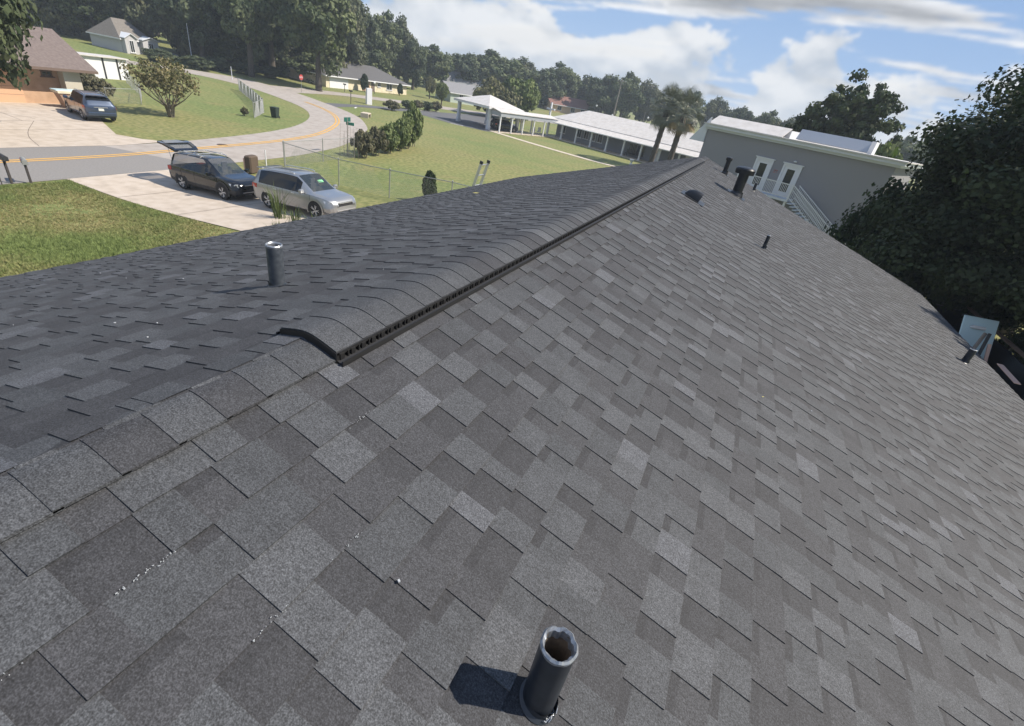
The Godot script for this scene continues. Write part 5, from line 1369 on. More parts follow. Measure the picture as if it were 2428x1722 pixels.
	for i in ps.size():
		var e: Array = ps[i]
		var o := thing("lot_shrub", pl[i], "shrub", P(e[0], e[1]), i * 0.9, "shrubs round the parking lot")
		var c := mi("foliage", crowns["dryshrub" if i % 2 == 0 else "oak2"], M.foliage, o); c.scale = Vector3(e[2], e[3], e[2])
		var st := MB.new(); st.tube([Vector3(0, -0.1, 0), Vector3(0, 0.8, 0)], [0.06, 0.03], 5, false); mi("stem", st.mesh(), M.bark, o)
	# small conifer inside the fence
	var cf := thing("small_conifer", "small dark conifer poking above the left eave", "shrub", P(-15.6, -23.4))
	var cc := mi("foliage", crowns["cone"], M.foliage, cf); cc.scale = Vector3(0.72, 1.9, 0.72)
	var cst := MB.new(); cst.tube([Vector3(0, -0.1, 0), Vector3(0, 1.2, 0)], [0.05, 0.02], 5, false); mi("stem", cst.mesh(), M.bark, cf)
	# tall weeds between the silver car and the eave
	var wl := [[-17.4, -14.75, 1.5, 46, "tallest grass clump against the silver SUV side"], [-16.0, -14.3, 0.8, 40, "grass clump before the front door of the silver SUV"], [-14.6, -14.0, 0.85, 40, "grass clump by the front wheel of the silver SUV"], [-15.3, -12.9, 0.6, 30, "thin grass clump on the pale end of the driveway"], [-13.9, -13.1, 0.7, 30, "thin grass clump right at the left eave"]]
	for i in wl.size():
		var e: Array = wl[i]
		var o := thing("tall_grass", e[4], "grass clump", P(e[0], e[1]), 0.0, "tall grass along the house")
		blades_clump(o, 300 + i, e[3], e[2], 0.34, 0.035, Color(0.075, 0.105, 0.03), M.blade)
	# shrubs by the shed and the garage
	for i in 3:
		var e: Array = [[-52.6, -27.0, 1.6, 2.0, "olive shrub at the right gable of the brown roofed house"], [-55.2, -27.6, 1.5, 2.2, "olive shrub between the brown roofed house and the white shed"], [-46.3, -36.2, 0.5, 0.9, "small shrub between fence end and green bin"]][i]
		var o := thing("yard_shrub", e[4], "shrub", P(e[0], e[1]), i, "shrubs in the yard across the road")
		var c := mi("foliage", crowns["dryshrub"], M.foliage, o); c.scale = Vector3(e[2], e[3], e[2])
		var st := MB.new(); st.tube([Vector3(0, -0.1, 0), Vector3(0, 0.9, 0)], [0.06, 0.03], 5, false); mi("stem", st.mesh(), M.bark, o)
	# palms
	var fr := MB.new()
	fr.tube([Vector3.ZERO, Vector3(0.75, 0.18, 0), Vector3(1.25, 0.16, 0)], [0.03, 0.022, 0.015], 5, false)
	for k in 19:
		var a := lerpf(-1.5, 1.5, k / 18.0)
		var d := Vector3(cos(a), 0.06 - absf(a) * 0.05, sin(a)); var sd2 := Vector3(-sin(a), 0, cos(a)) * 0.035
		var b0 := Vector3(1.2, 0.16, 0); var ln := 1.15 - absf(a) * 0.15
		var mid := b0 + d * ln * 0.62 + Vector3(0, 0.02, 0); var tip := b0 + d * ln + Vector3(0, -0.22 - 0.1 * absf(a), 0)
		fr.quad(b0, mid + sd2, mid + Vector3(0, 0.02, 0), mid - sd2); fr.quad(b0, mid - sd2, mid, mid + sd2)
		fr.tri(mid - sd2, mid + sd2, tip)
	var fm := fr.mesh()
	for i in 2:
		var pp: Array = [[24.6, -5.0, 8.4, "left one of the two cabbage palms before the long white roof"], [27.6, -5.5, 8.3, "right one of the two cabbage palms, with yellowing skirt"]][i]
		var o := thing("palm_tree", pp[3], "palm", F(pp[0], 0, pp[1]), i * 1.2, "cabbage palms")
		var tr := MB.new(); var path := []; var rd := []
		for k in 22:
			var t := k / 21.0
			path.append(Vector3(sin(t * 2.0) * 0.2, t * (pp[2] - 0.9), 0)); rd.append(0.36 + (0.035 if k % 2 == 0 else -0.02) + (0.05 if t > 0.7 else 0.0))
		path[0].y = -0.3
		tr.tube(path, rd, 10, false)
		mi("trunk", tr.mesh(), M.palm_bark, o)
		for k in 44:
			var f := mi("frond", fm, M.palm_leaf if (k < 36 or i == 0) else M.palm_dry, o)
			var el := lerpf(1.35, -1.25, pow(k / 43.0, 0.9)) + r.randfn() * 0.08
			f.position = path[-1] + Vector3(0, 0.1 + el * 0.12, 0)
			f.basis = Basis(Vector3.UP, k * 2.399) * Basis(Vector3(0, 0, 1), el) * Basis(Vector3.RIGHT, r.randfn() * 0.3)
			f.scale = Vector3.ONE * r.randf_range(1.15, 1.45)

# ---------- fences, signs, poles and small things ----------
func chain_fence(label: String, pts: Array, h: float, spacing: float, cell: float, wire: float, rail_top := true) -> void:
	var o := thing("chain_link_fence", label, "fence", P(pts[0][0], pts[0][1]))
	var base := o.position
	var net := MB.new()
	var pm := MB.new(); pm.cyl(Vector3(0, -0.2, 0), Vector3(0, h + 0.06, 0), 0.032, 8); pm.lathe([Vector2(0.042, h + 0.04), Vector2(0.042, h + 0.07), Vector2(0, h + 0.10)], 8)
	var pmesh := pm.mesh()
	for i in pts.size() - 1:
		var a := Vector2(pts[i][0], pts[i][1]); var b := Vector2(pts[i + 1][0], pts[i + 1][1])
		var L := (b - a).length(); var cnt := maxi(1, int(round(L / spacing)))
		for k in cnt:
			var p := a.lerp(b, float(k) / cnt); var q := a.lerp(b, float(k + 1) / cnt)
			var po := mi("post", pmesh, M.galv, o); po.position = P(p.x, p.y) - base
			if k == cnt - 1 and i == pts.size() - 2:
				var pe := mi("post", pmesh, M.galv, o); pe.position = P(q.x, q.y) - base
			var P0 := P(p.x, p.y) - base; var P1 := P(q.x, q.y) - base
			if rail_top:
				var rl := MB.new(); rl.cyl(P0 + Vector3(0, h, 0), P1 + Vector3(0, h, 0), 0.021, 6); mi("top_rail", rl.mesh(), M.galv, o)
			var seg := (q - p).length()
			var nn := int(seg / cell)
			for w in nn:
				for s in [-1, 1]:
					var t0 := float(w) / nn
					var run := (h / seg) * 0.95
					var t1: float = t0 + s * run
					var h0 := 0.03; var h1 := h
					if t1 > 1.0: h1 = lerpf(h0, h, (1.0 - t0) / run); t1 = 1.0
					if t1 < 0.0: h1 = lerpf(h0, h, t0 / run); t1 = 0.0
					net.tube([P0.lerp(P1, t0) + Vector3(0, h0, 0), P0.lerp(P1, t1) + Vector3(0, h1, 0)], [wire, wire], 3, false)
	mi("chain_link", net.mesh(), M.galv, o)

func mailbox(label: String, at: Vector3, turn: float, h: float, m: Material, pm: Material, group: String) -> void:
	var o := thing("mailbox", label, "mailbox", at, turn, group)
	var p := MB.new(); p.cbox(Vector3(0, h * 0.5 - 0.15, 0), Vector3(0.09, h + 0.3, 0.09), 0.012); mi("post", p.mesh(), pm, o)
	var b := MB.new(); var N := 10; var L := 0.31
	var ring := [Vector2(-0.09, 0)]
	for k in N + 1: ring.append(Vector2(-cos(PI * k / N) * 0.09, 0.12 + sin(PI * k / N) * 0.09))
	ring.append(Vector2(0.09, 0))
	for k in ring.size():
		var q0: Vector2 = ring[k]; var q1: Vector2 = ring[(k + 1) % ring.size()]
		b.quad(Vector3(-L, h + q0.y, q0.x), Vector3(L, h + q0.y, q0.x), Vector3(L, h + q1.y, q1.x), Vector3(-L, h + q1.y, q1.x))
		for s in [-1, 1]:
			if s > 0: b.tri(Vector3(L, h + 0.1, 0), Vector3(L, h + q1.y, q1.x), Vector3(L, h + q0.y, q0.x))
			else: b.tri(Vector3(-L, h + 0.1, 0), Vector3(-L, h + q0.y, q0.x), Vector3(-L, h + q1.y, q1.x))
	mi("box", b.mesh(), m, o)
	var d := MB.new(); d.box(Vector3(L + 0.006, h + 0.09, 0), Vector3(0.012, 0.17, 0.17)); mi("door", d.mesh(), m, o)
	var f := MB.new(); f.box(Vector3(0.05, h + 0.18, 0.098), Vector3(0.02, 0.14, 0.008)); mi("flag", f.mesh(), M.sign_red, o)

func street_pole(label: String, at: Vector3, h: float, arm: float, group: String) -> void:
	var o := thing("utility_pole", label, "utility pole", at, 0.3, group)
	var p := MB.new(); p.tube([Vector3(0, -0.4, 0), Vector3(0, h, 0)], [0.20, 0.13], 8); mi("pole", p.mesh(), M.pole_wood, o)
	var c := MB.new(); c.bar(Vector3(-arm, h - 0.6, 0), Vector3(arm, h - 0.6, 0), 0.12, 0.14); c.bar(Vector3(-arm * 0.6, h - 1.3, 0), Vector3(arm * 0.6, h - 1.3, 0), 0.12, 0.12); mi("crossarm", c.mesh(), M.pole_wood, o)
	for x in [-arm * 0.9, -arm * 0.3, arm * 0.3, arm * 0.9]:
		var q := MB.new(); q.lathe([Vector2(0.05, 0), Vector2(0.09, 0.08), Vector2(0.06, 0.2), Vector2(0, 0.22)], 8, Vector3(x, h - 0.53, 0)); mi("insulator", q.mesh(), M.pale_metal, o)

func build_misc() -> void:
	chain_fence("chain-link fence running from the roadside post towards the house behind the silver SUV", [[-27.4, -24.0], [-21.9, -23.1], [-17.55, -22.4], [-13.2, -21.9], [-9.0, -21.4]], 1.5, 5.0, 0.075, 0.0022)
	chain_fence("chain-link fence along the road towards the hedge", [[-27.5, -24.15], [-28.0, -28.0], [-28.3, -31.6]], 1.5, 3.9, 0.075, 0.0022)
	chain_fence("chain-link fence beside the brown roofed house and blue SUV", [[-50.4, -26.4], [-50.9, -29.4], [-56, -32.5], [-64.2, -36.0]], 1.2, 3.0, 0.10, 0.003)
	chain_fence("chain-link fence on the far lawn ending near the green bin", [[-45.2, -36.4], [-48.5, -40.3], [-58.6, -46.8], [-65.1, -50.5]], 1.35, 2.6, 0.055, 0.0045)
	mailbox("black mailbox on dark post at the left edge by the road", P(-28.0, -10.2, 0), -0.12, 0.98, M.dark_cap, M.dark_wood, "mailboxes at the near lawn")
	mailbox("grey mailbox with pale front, right of the black one", P(-27.75, -10.75, 0), -0.3, 0.86, M.galv, M.dark_wood, "mailboxes at the near lawn")
	mailbox("far dark mailbox across the side road, left of its pair", P(-73.0, -79.0), 0.0, 1.15, M.dark_cap, M.dark_wood, "mailboxes by the side road")
	mailbox("far dark mailbox across the side road, right of its pair", P(-60.2, -66.5), 0.0, 1.7, M.dark_cap, M.dark_wood, "mailboxes by the side road")
	var mk := thing("marker_post", "thin dark marker post left of the mailboxes", "post", P(-27.95, -9.85))
	var q := MB.new(); q.cyl(Vector3(0, -0.2, 0), Vector3(0, 0.75, 0), 0.02, 8); q.lathe([Vector2(0.028, 0.72), Vector2(0.028, 0.76), Vector2(0, 0.78)], 8); mi("rod", q.mesh(), M.dark_wood, mk)
	# white roadside post and brown cabinet behind the black car
	var wp := thing("marker_post", "thin white marker post beside the fence corner", "post", P(-27.9, -23.0))
	q = MB.new(); q.tube([Vector3(0, -0.2, 0), Vector3(0, 0.95, 0), Vector3(0, 1.0, 0)], [0.035, 0.035, 0.01], 8); mi("rod", q.mesh(), M.white, wp)
	var bc := thing("brown_cabinet", "brown boxy item standing upright by the road behind the black SUV", "box", P(-26.6, -20.9), 0.25)
	q = MB.new(); q.cbox(Vector3(0, 0.5, 0), Vector3(0.45, 1.0, 0.75), 0.07); mi("body", q.mesh(), M.brown_box, bc)
	q = MB.new(); q.cbox(Vector3(-0.24, 0.45, 0.05), Vector3(0.12, 0.8, 0.6), 0.03); mi("side_panel", q.mesh(), M.pink_box, bc)
	# green bin
	var gb := thing("trash_bin", "dark green wheeled bin on the lawn at the far fence end", "bin", P(-45.7, -39.3), 0.3)
	q = MB.new(); q.hexa([Vector3(-0.26, 0.06, 0.26), Vector3(0.26, 0.06, 0.26), Vector3(0.26, 0.06, -0.26), Vector3(-0.26, 0.06, -0.26), Vector3(-0.32, 0.95, 0.33), Vector3(0.32, 0.95, 0.33), Vector3(0.32, 0.95, -0.33), Vector3(-0.32, 0.95, -0.33)]); mi("tub", q.mesh(), M.bin_green, gb)
	q = MB.new(); q.cbox(Vector3(0, 0.98, 0), Vector3(0.70, 0.07, 0.72), 0.02); mi("lid", q.mesh(), M.bin_green, gb)
	for s in [-1, 1]:
		q = MB.new(); q.cyl(Vector3(s * 0.27, 0.1, -0.27), Vector3(s * 0.33, 0.1, -0.27), 0.1, 12); mi("wheel", q.mesh(), M.tyre, gb)
	# stop sign
	var ss2 := thing("stop_sign", "red stop sign at the junction under the tall tree", "sign", P(-67.6, -63.6), 0.0)
	q = MB.new(); q.cyl(Vector3(0, -0.2, 0), Vector3(0, 2.5, 0), 0.03, 6); mi("post", q.mesh(), M.galv, ss2)
	q = MB.new(); q.lathe([Vector2(0, 0), Vector2(0.40, 0), Vector2(0.40, 0.012), Vector2(0, 0.012)], 8, Vector3(0.04, 2.15, 0), Basis(Vector3(0, 0, 1), -PI / 2) * Basis(Vector3.UP, PI / 8)); var pn := mi("panel", q.mesh(), M.sign_red, ss2)
	var tx := TextMesh.new(); tx.text = "STOP"; tx.font_size = 24; tx.pixel_size = 0.0125; tx.depth = 0.01
	var sf := SystemFont.new(); sf.font_names = PackedStringArray(["Droid Sans"]); tx.font = sf
	var lt := mi("lettering", tx, M.white, pn); lt.position = Vector3(0.062, 2.15, 0); lt.rotation.y = PI / 2
	# green street signs
	var sg := thing("street_sign", "green street name signs on a post by the road hedge", "sign", P(-29.35, -32.0), 0.0)
	q = MB.new(); q.cyl(Vector3(0, -0.2, 0), Vector3(0, 2.75, 0), 0.035, 8); mi("post", q.mesh(), M.pole_wood, sg)
	q = MB.new(); q.cbox(Vector3(0, 2.62, 0), Vector3(0.03, 0.32, 0.85), 0.008, Basis(Vector3.UP, 0.15)); mi("name_blade", q.mesh(), M.sign_green_dark, sg)
	q = MB.new(); q.cbox(Vector3(0.05, 2.32, -0.25), Vector3(0.62, 0.22, 0.03), 0.008, Basis(Vector3.UP, 0.5)); mi("name_blade", q.mesh(), M.sign_green, sg)
	# white sign pillar, lot bench, flagpole, lamps
	var sp := thing("sign_pillar", "plain white upright sign pillar beside the side road", "sign", P(-60.6, -71.2), -0.4)
	q = MB.new(); q.cbox(Vector3(0, 1.15, 0), Vector3(0.5, 2.5, 0.95), 0.03); mi("panel", q.mesh(), M.white, sp)
	var mb := thing("kerb_inlet", "pale concrete drain inlet on the grass by the road bend", "drain", P(-47.8, -55.6), 0.5)
	wbox("top_slab", mb, M.path, -0.5, 0.5, 0.42, 0.54, -0.9, 0.9); wbox("side", mb, M.path, -0.5, 0.5, -0.1, 0.42, -0.9, -0.7); wbox("side", mb, M.path, -0.5, 0.5, -0.1, 0.42, 0.7, 0.9); wbox("back", mb, M.dark, -0.5, -0.4, -0.1, 0.42, -0.7, 0.7)
	var fp := thing("flagpole", "slim white pole standing before the wood near the grey hill house", "pole", P(-88.5, -60.5))
	q = MB.new(); q.tube([Vector3(0, -0.3, 0), Vector3(0, 5.6, 0)], [0.07, 0.04], 8); mi("pole", q.mesh(), M.pale_metal, fp)
	q = MB.new(); q.lathe([Vector2(0, 0), Vector2(0.07, 0.05), Vector2(0.07, 0.09), Vector2(0, 0.14)], 8, Vector3(0, 5.6, 0)); mi("finial", q.mesh(), M.pale_metal, fp)
	var fl := thing("flagpole", "short pale post at the road edge below the wood", "pole", P(-75.0, -57.2))
	q = MB.new(); q.tube([Vector3(0, -0.3, 0), Vector3(0, 1.7, 0)], [0.05, 0.04], 8); mi("pole", q.mesh(), M.pale_metal, fl)
	q = MB.new(); q.lathe([Vector2(0, 0), Vector2(0.05, 0.03), Vector2(0, 0.08)], 8, Vector3(0, 1.7, 0)); mi("finial", q.mesh(), M.pale_metal, fl)
	street_pole("tall utility pole behind the middle of the white roof", P(-41.8, -158.4), 12.6, 1.3, "utility poles behind the long roof")
	street_pole("shorter looking utility pole just left of the palms", P(-39.5, -192.0), 13.4, 1.6, "utility poles behind the long roof")
	for i in 4:
		var e: Array = [[-38.5, -128.0, 5.2, "round white globe lamp left of the tall utility pole"], [-33.0, -124.0, 4.0, "round white globe lamp at the foot of the tall utility pole"], [-24.2, -122.0, 5.0, "round white globe lamp left of the left palm"], [-74.0, -88.6, 1.7, "round white yard lamp beside the larger clipped evergreen"]][i]
		var o := thing("globe_lamp", e[3], "lamp", P(e[0], e[1]), 0.0, "white globe lamps")
		q = MB.new(); q.tube([Vector3(0, -0.2, 0), Vector3(0, e[2], 0)], [0.06, 0.05], 8); mi("pole", q.mesh(), M.dark_cap, o)
		q = MB.new(); q.lathe([Vector2(0.05, 0), Vector2(0.18, 0.1), Vector2(0.23, 0.25), Vector2(0.18, 0.4), Vector2(0, 0.48)], 14, Vector3(0, e[2], 0)); mi("globe", q.mesh(), M.white, o)
	# trailer with rubbish under the big tree
	var tr := thing("dump_trailer", "black open trailer with high rails parked beyond the right eave", "trailer", Vector3(8.45, 1.1, -19.3))
	var H := 1.72
	wbox("floor", tr, M.black_metal, -0.95, 0.95, 0.55, 0.65, -3.9, 3.9)
	wbox("side_wall", tr, M.black_metal, -1.0, -0.95, 0.55, 1.5, -3.9, 3.9); wbox("side_wall", tr, M.black_metal, 0.95, 1.0, 0.55, 1.5, -3.9, 3.9)
	wbox("end_wall", tr, M.black_metal, -0.95, 0.95, 0.65, 1.5, -3.9, -3.85); wbox("end_gate", tr, M.black_metal, -0.95, 0.95, 0.65, 1.3, 3.85, 3.9)
	for s in [-1, 1]:
		wbox("top_rail", tr, M.brown_trim, s * 0.98 - 0.05, s * 0.98 + 0.05, H - 0.06, H + 0.02, -3.9, 3.9)
		for i in 7: wbox("stake", tr, M.black_metal, s * 1.03 - 0.03, s * 1.03 + 0.03, 0.5, H - 0.06, -3.8 + i * 1.26, -3.72 + i * 1.26)
		for z in [-0.5, 0.45]:
			q = MB.new(); q.lathe([Vector2(0.2, -0.11), Vector2(0.33, -0.11), Vector2(0.36, -0.05), Vector2(0.36, 0.05), Vector2(0.33, 0.11), Vector2(0.2, 0.11), Vector2(0.0, 0.09)], 16, Vector3(s * 1.16, 0.36, z), Basis(Vector3(0, 0, 1), -PI / 2 * s)); mi("wheel", q.mesh(), M.tyre, tr)
	var bp := thing("blue_door", "pale blue door panel with white handle leaning in the black trailer", "door", Vector3(8.62, 2.05, -18.95), 0.35)
	bp.rotation.x = -0.42
	q = MB.new(); q.cbox(Vector3(0, 0.62, 0), Vector3(1.15, 1.5, 0.05), 0.02); mi("sheet", q.mesh(), M.pale_blue, bp)
	q = MB.new(); q.tube([Vector3(-0.30, 1.02, 0.03), Vector3(-0.28, 1.03, 0.09), Vector3(0.10, 1.03, 0.09), Vector3(0.14, 1.02, 0.03)], [0.04, 0.06, 0.06, 0.04], 8); mi("handle", q.mesh(), M.white, bp)
	for i in 3:
		var e: Array = [[8.15, 1.95, -18.1, 0.10, 1.25, "weathered grey plank leaning on the blue panel", 0], [8.42, 1.95, -18.05, 0.09, 1.25, "black painted post leaning on the blue panel", 1], [8.75, 1.95, -18.1, 0.10, 0.95, "raw pinkish plank leaning on the blue panel", 2]][i]
		var o := thing("plank", e[5], "plank", Vector3(e[0], e[1], e[2]), 0.3, "planks leaning in the trailer")
		o.rotation.x = -0.35; o.rotation.z = [-0.30, -0.12, 0.12][i]
		q = MB.new(); q.cbox(Vector3(0, e[4] * 0.5, 0), Vector3(e[3], e[4], 0.05), 0.008); mi("board", q.mesh(), [M.pole_wood, M.dark_cap, M.pink_box][i], o)
	var bg := thing("white_bag", "crumpled pale bag at the foot of the blue panel", "bag", Vector3(8.45, 1.95, -17.5))
	q = MB.new(); q.lathe([Vector2(0.02, 0), Vector2(0.24, 0.02), Vector2(0.30, 0.16), Vector2(0.22, 0.34), Vector2(0.08, 0.42), Vector2(0.0, 0.50)], 9); mi("sack", q.mesh(), M.bag, bg)
	var pb := thing("pink_board", "flat raw plywood board lying across the near end of the trailer", "board", Vector3(8.35, 2.72, -16.25), 0.15)
	bp = pb
	q = MB.new(); q.cbox(Vector3(0, 0, 0), Vector3(0.17, 0.03, 0.95), 0.008, Basis(Vector3.RIGHT, 0.12)); mi("sheet", q.mesh(), M.pink_box, pb)

func materials() -> void:
	var gran := granules(7)
	M.shingle = mat(1.03, 1.06, 1.11, 0.80, 0.0, gran, 1.45); M.shingle.vertex_color_use_as_albedo = true
	M.felt = mat(0.05, 0.05, 0.053, 0.95)
	var lawn := ntex(41, 0.02, 6, [[0.15, Color(0.105, 0.122, 0.044)], [0.45, Color(0.172, 0.176, 0.072)], [0.7, Color(0.225, 0.212, 0.098)], [0.95, Color(0.300, 0.255, 0.138)]], 1024)
	M.lawn = mat(1, 1, 1, 0.95, 0.0, lawn, 9.0); M.lawn.vertex_color_use_as_albedo = true
	var conc := ntex(43, 0.012, 6, [[0.1, Color(0.78, 0.76, 0.73)], [0.5, Color(0.92, 0.90, 0.87)], [0.9, Color(1, 1, 1)]], 512)
	var asp := ntex(44, 0.06, 4, [[0.1, Color(0.80, 0.80, 0.80)], [0.9, Color(1, 1, 1)]], 512)
	M.road = mat(0.365, 0.335, 0.312, 0.92, 0.0, conc, 7.0)
	M.asphalt = mat(0.232, 0.222, 0.214, 0.93, 0.0, asp, 4.0)
	M.lot = mat(0.115, 0.117, 0.125, 0.93, 0.0, asp, 5.0)
	M.concrete = mat(0.490, 0.430, 0.370, 0.93, 0.0, conc, 5.0)
	M.path = mat(0.55, 0.49, 0.41, 0.93, 0.0, conc, 4.0)
	M.yellow = mat(0.66, 0.38, 0.09, 0.85, 0.0, asp, 3.0)
	M.linepaint = mat(0.62, 0.62, 0.60, 0.85); M.seal = mat(0.16, 0.13, 0.11, 0.9)
	M.rust = mat(0.10, 0.075, 0.06, 0.8, 0.3)
	M.blade = mat(1, 1, 1, 0.8); M.blade.vertex_color_use_as_albedo = true; M.blade.cull_mode = BaseMaterial3D.CULL_DISABLED
	M.foliage = mat(1, 1, 1, 0.88); M.foliage.vertex_color_use_as_albedo = true; M.foliage.cull_mode = BaseMaterial3D.CULL_DISABLED
	M.foliage.backlight_enabled = true; M.foliage.backlight = Color(0.50, 0.60, 0.22)
	M.blade.backlight_enabled = true; M.blade.backlight = Color(0.40, 0.50, 0.18)
	var bk := ntex(46, 0.03, 5, [[0.2, Color(0.5, 0.48, 0.45)], [0.8, Color(1, 1, 1)]], 256)
	M.bark = mat(0.105, 0.090, 0.075, 0.95, 0.0, bk, 1.4); M.bark_pale = mat(0.23, 0.20, 0.165, 0.95, 0.0, bk, 0.8); M.palm_bark = mat(0.095, 0.080, 0.068, 0.95, 0.0, bk, 0.7)
	M.palm_leaf = mat(0.125, 0.140, 0.088, 0.45); M.palm_leaf.backlight_enabled = true; M.palm_leaf.backlight = Color(0.10, 0.13, 0.05)
	M.palm_dry = mat(0.20, 0.145, 0.055, 0.7)
	M.black_plastic = mat(0.014, 0.014, 0.015, 0.45); M.black_metal = mat(0.016, 0.018, 0.022, 0.38, 0.2); M.dark = mat(0.012, 0.012, 0.013, 0.8); M.dark_cap = mat(0.03, 0.032, 0.036, 0.5)
	var smear := ntex(47, 0.02, 5, [[0.2, Color(0.55, 0.58, 0.62)], [0.8, Color(1, 1, 1)]], 256)
	M.lead_paint = mat(0.030, 0.036, 0.046, 0.42, 0.1, smear, 0.3); M.lead = mat(0.42, 0.44, 0.47, 0.38, 0.65, smear, 0.12); M.pvc_dirty = mat(0.20, 0.155, 0.115, 0.8, 0.0, smear, 0.2)
	M.chalk = mat(0.36, 0.38, 0.40, 0.9); M.fascia_grey = mat(0.31, 0.335, 0.375, 0.6); M.lead_bare = mat(0.10, 0.115, 0.135, 0.42, 0.35, smear, 0.25); M.leaf_yellow = mat(0.42, 0.38, 0.10, 0.8)
	M.white = mat(0.66, 0.67, 0.69, 0.6); M.white_metal = mat(0.60, 0.585, 0.575, 0.5, 0.0, conc, 6.0); M.pale_metal = mat(0.58, 0.61, 0.66, 0.5); M.pale_trim = mat(0.56, 0.59, 0.63, 0.65); M.grey_metal = mat(0.40, 0.42, 0.45, 0.45, 0.2)
	M.grey_stucco = mat(0.245, 0.245, 0.262, 0.95); M.stucco = mat(0.45, 0.43, 0.40, 0.95); M.bluegrey = mat(0.205, 0.215, 0.240, 0.9)
	M.tan_wall = mat(0.50, 0.335, 0.225, 0.95, 0.0, conc, 5.0); M.tan_door = mat(0.56, 0.345, 0.215, 0.85); M.pale_wall = mat(0.46, 0.43, 0.36, 0.9); M.cream = mat(0.66, 0.60, 0.46, 0.9, 0.0, conc, 5.0)
	M.grey_wall = mat(0.42, 0.42, 0.43, 0.9); M.green_wall = mat(0.44, 0.50, 0.44, 0.9); M.peach_wall = mat(0.55, 0.40, 0.26, 0.9)
	var rf := ntex(48, 0.03, 5, [[0.15, Color(0.62, 0.60, 0.60)], [0.85, Color(1, 1, 1)]], 512)
	M.brown_roof = mat(0.185, 0.150, 0.138, 0.95, 0.0, rf, 4.0); M.taupe_roof = mat(0.20, 0.185, 0.165, 0.95, 0.0, rf, 4.0); M.grey_roof = mat(0.115, 0.115, 0.118, 0.95, 0.0, rf, 4.0); M.grey_roof_light = mat(0.25, 0.255, 0.27, 0.95, 0.0, rf, 4.0); M.red_roof = mat(0.235, 0.125, 0.105, 0.95, 0.0, rf, 4.0)
	M.brown_trim = mat(0.14, 0.10, 0.08, 0.8); M.dark_wood = mat(0.055, 0.048, 0.045, 0.85); M.pole_wood = mat(0.24, 0.215, 0.19, 0.95); M.terracotta = mat(0.33, 0.215, 0.15, 0.9)
	M.glass_dark = mat(0.018, 0.022, 0.024, 0.08); M.alu = mat(0.62, 0.63, 0.65, 0.32, 0.8); M.galv = mat(0.36, 0.37, 0.36, 0.5, 0.5)
	M.sign_red = mat(0.42, 0.05, 0.05, 0.6); M.sign_green = mat(0.02, 0.22, 0.15, 0.5); M.sign_green_dark = mat(0.012, 0.10, 0.08, 0.5); M.bin_green = mat(0.018, 0.032, 0.026, 0.55)
	M.brown_box = mat(0.085, 0.060, 0.042, 0.8); M.pink_box = mat(0.55, 0.38, 0.31, 0.9); M.pale_blue = mat(0.50, 0.66, 0.72, 0.4); M.bag = mat(0.52, 0.60, 0.66, 0.5)
	# cars
	M.black_paint = mat(0.006, 0.007, 0.009, 0.15); M.black_paint.metallic_specular = 0.3; M.black_paint.clearcoat_enabled = true; M.black_paint.clearcoat = 1.0; M.black_paint.clearcoat_roughness = 0.05
	M.silver_paint = mat(0.33, 0.34, 0.35, 0.34, 0.7); M.silver_paint.clearcoat_enabled = true; M.silver_paint.clearcoat = 1.0; M.silver_paint.clearcoat_roughness = 0.05
	M.blue_paint = mat(0.040, 0.060, 0.105, 0.28, 0.4); M.blue_paint.clearcoat_enabled = true; M.blue_paint.clearcoat = 1.0; M.blue_paint.clearcoat_roughness = 0.05
	M.white_paint = mat(0.66, 0.66, 0.66, 0.3); M.clad = mat(0.028, 0.028, 0.030, 0.6)
	M.tint = mat(0.010, 0.011, 0.012, 0.05); M.tint_clear = mat(0.02, 0.024, 0.026, 0.04); M.tint_clear.transparency = BaseMaterial3D.TRANSPARENCY_ALPHA; M.tint_clear.albedo_color.a = 0.6; M.seat = mat(0.10, 0.095, 0.09, 0.8)
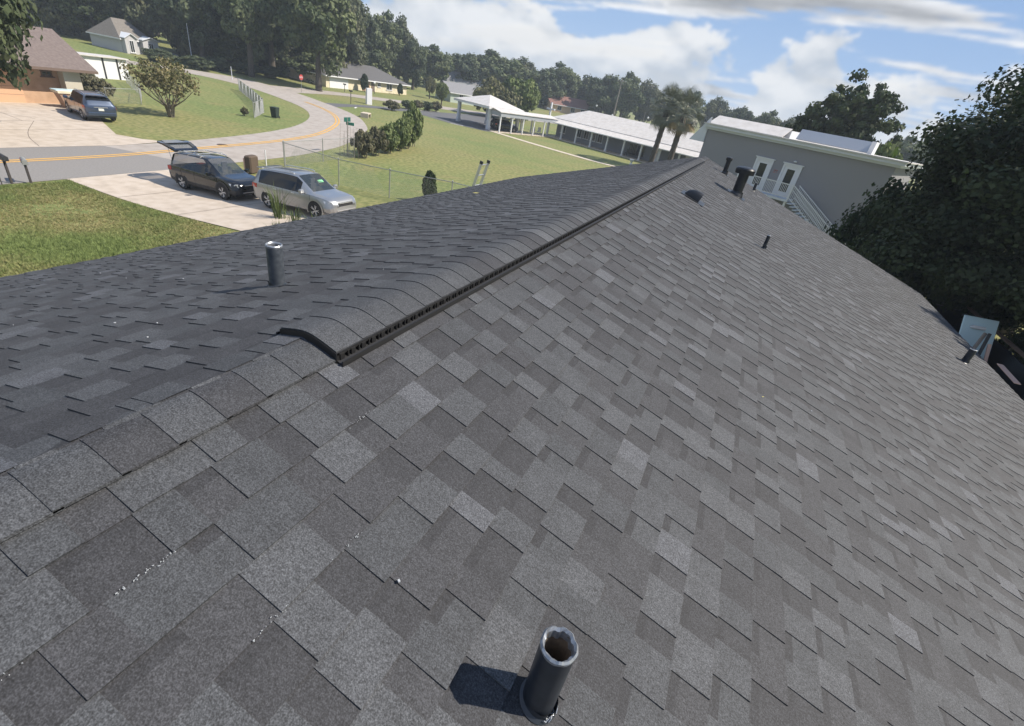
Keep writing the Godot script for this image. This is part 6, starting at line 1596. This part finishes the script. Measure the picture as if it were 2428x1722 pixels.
	M.windshield = mat(0.06, 0.075, 0.085, 0.04); M.windshield.transparency = BaseMaterial3D.TRANSPARENCY_ALPHA; M.windshield.albedo_color.a = 0.42
	M.tyre = mat(0.018, 0.018, 0.018, 0.85); M.rim = mat(0.62, 0.62, 0.63, 0.35, 0.4); M.headlight = mat(0.52, 0.54, 0.56, 0.08, 0.5); M.taillight = mat(0.42, 0.030, 0.022, 0.15); M.plate = mat(0.62, 0.64, 0.60, 0.5); M.tag_green = mat(0.22, 0.62, 0.30, 0.6)

func _ready() -> void:
	rng.seed = 1
	# camera
	var cam := Camera3D.new(); cam.name = "camera"
	cam.keep_aspect = Camera3D.KEEP_HEIGHT
	cam.fov = rad_to_deg(2.0 * atan(861.0 / 1115.0))
	cam.near = 0.05; cam.far = 6000.0
	cam.transform = Transform3D(Basis(Vector3(0.88692125, 0.16376457, -0.4319165), Vector3(-0.35139394, 0.84611693, -0.40075983), Vector3(0.2998216, 0.50721525, 0.80798496)), Vector3(0, EYE, 0))
	add_child(cam); cam.current = true
	# sky, sun, exposure
	var env := Environment.new()
	env.background_mode = Environment.BG_SKY
	var sky := Sky.new(); var pm := PanoramaSkyMaterial.new(); pm.panorama = make_sky(); pm.energy_multiplier = 1.0
	sky.sky_material = pm; env.sky = sky
	env.tonemap_mode = Environment.TONE_MAPPER_LINEAR
	env.tonemap_exposure = 1.45
	env.sdfgi_enabled = true; env.ssao_enabled = true; env.ssil_enabled = true
	env.fog_enabled = true; env.fog_density = 0.0007; env.fog_light_color = Color(0.80, 0.85, 0.90)
	var we := WorldEnvironment.new(); we.name = "world"; we.environment = env; add_child(we)
	var sun := DirectionalLight3D.new(); sun.name = "sun"
	sun.light_color = Color(1.0, 0.96, 0.90); sun.light_energy = 1.6; sun.light_angular_distance = 0.53; sun.shadow_enabled = true
	add_child(sun)
	sun.look_at_from_position(Vector3(0.62, 0.72, -0.31) * 100.0, Vector3.ZERO)
	materials()
	build_ground()
	build_house()
	build_campus(); build_grey(); build_houses()
	build_plants()
	roof_items()
	build_cars()
	build_misc()
	grass_blades()
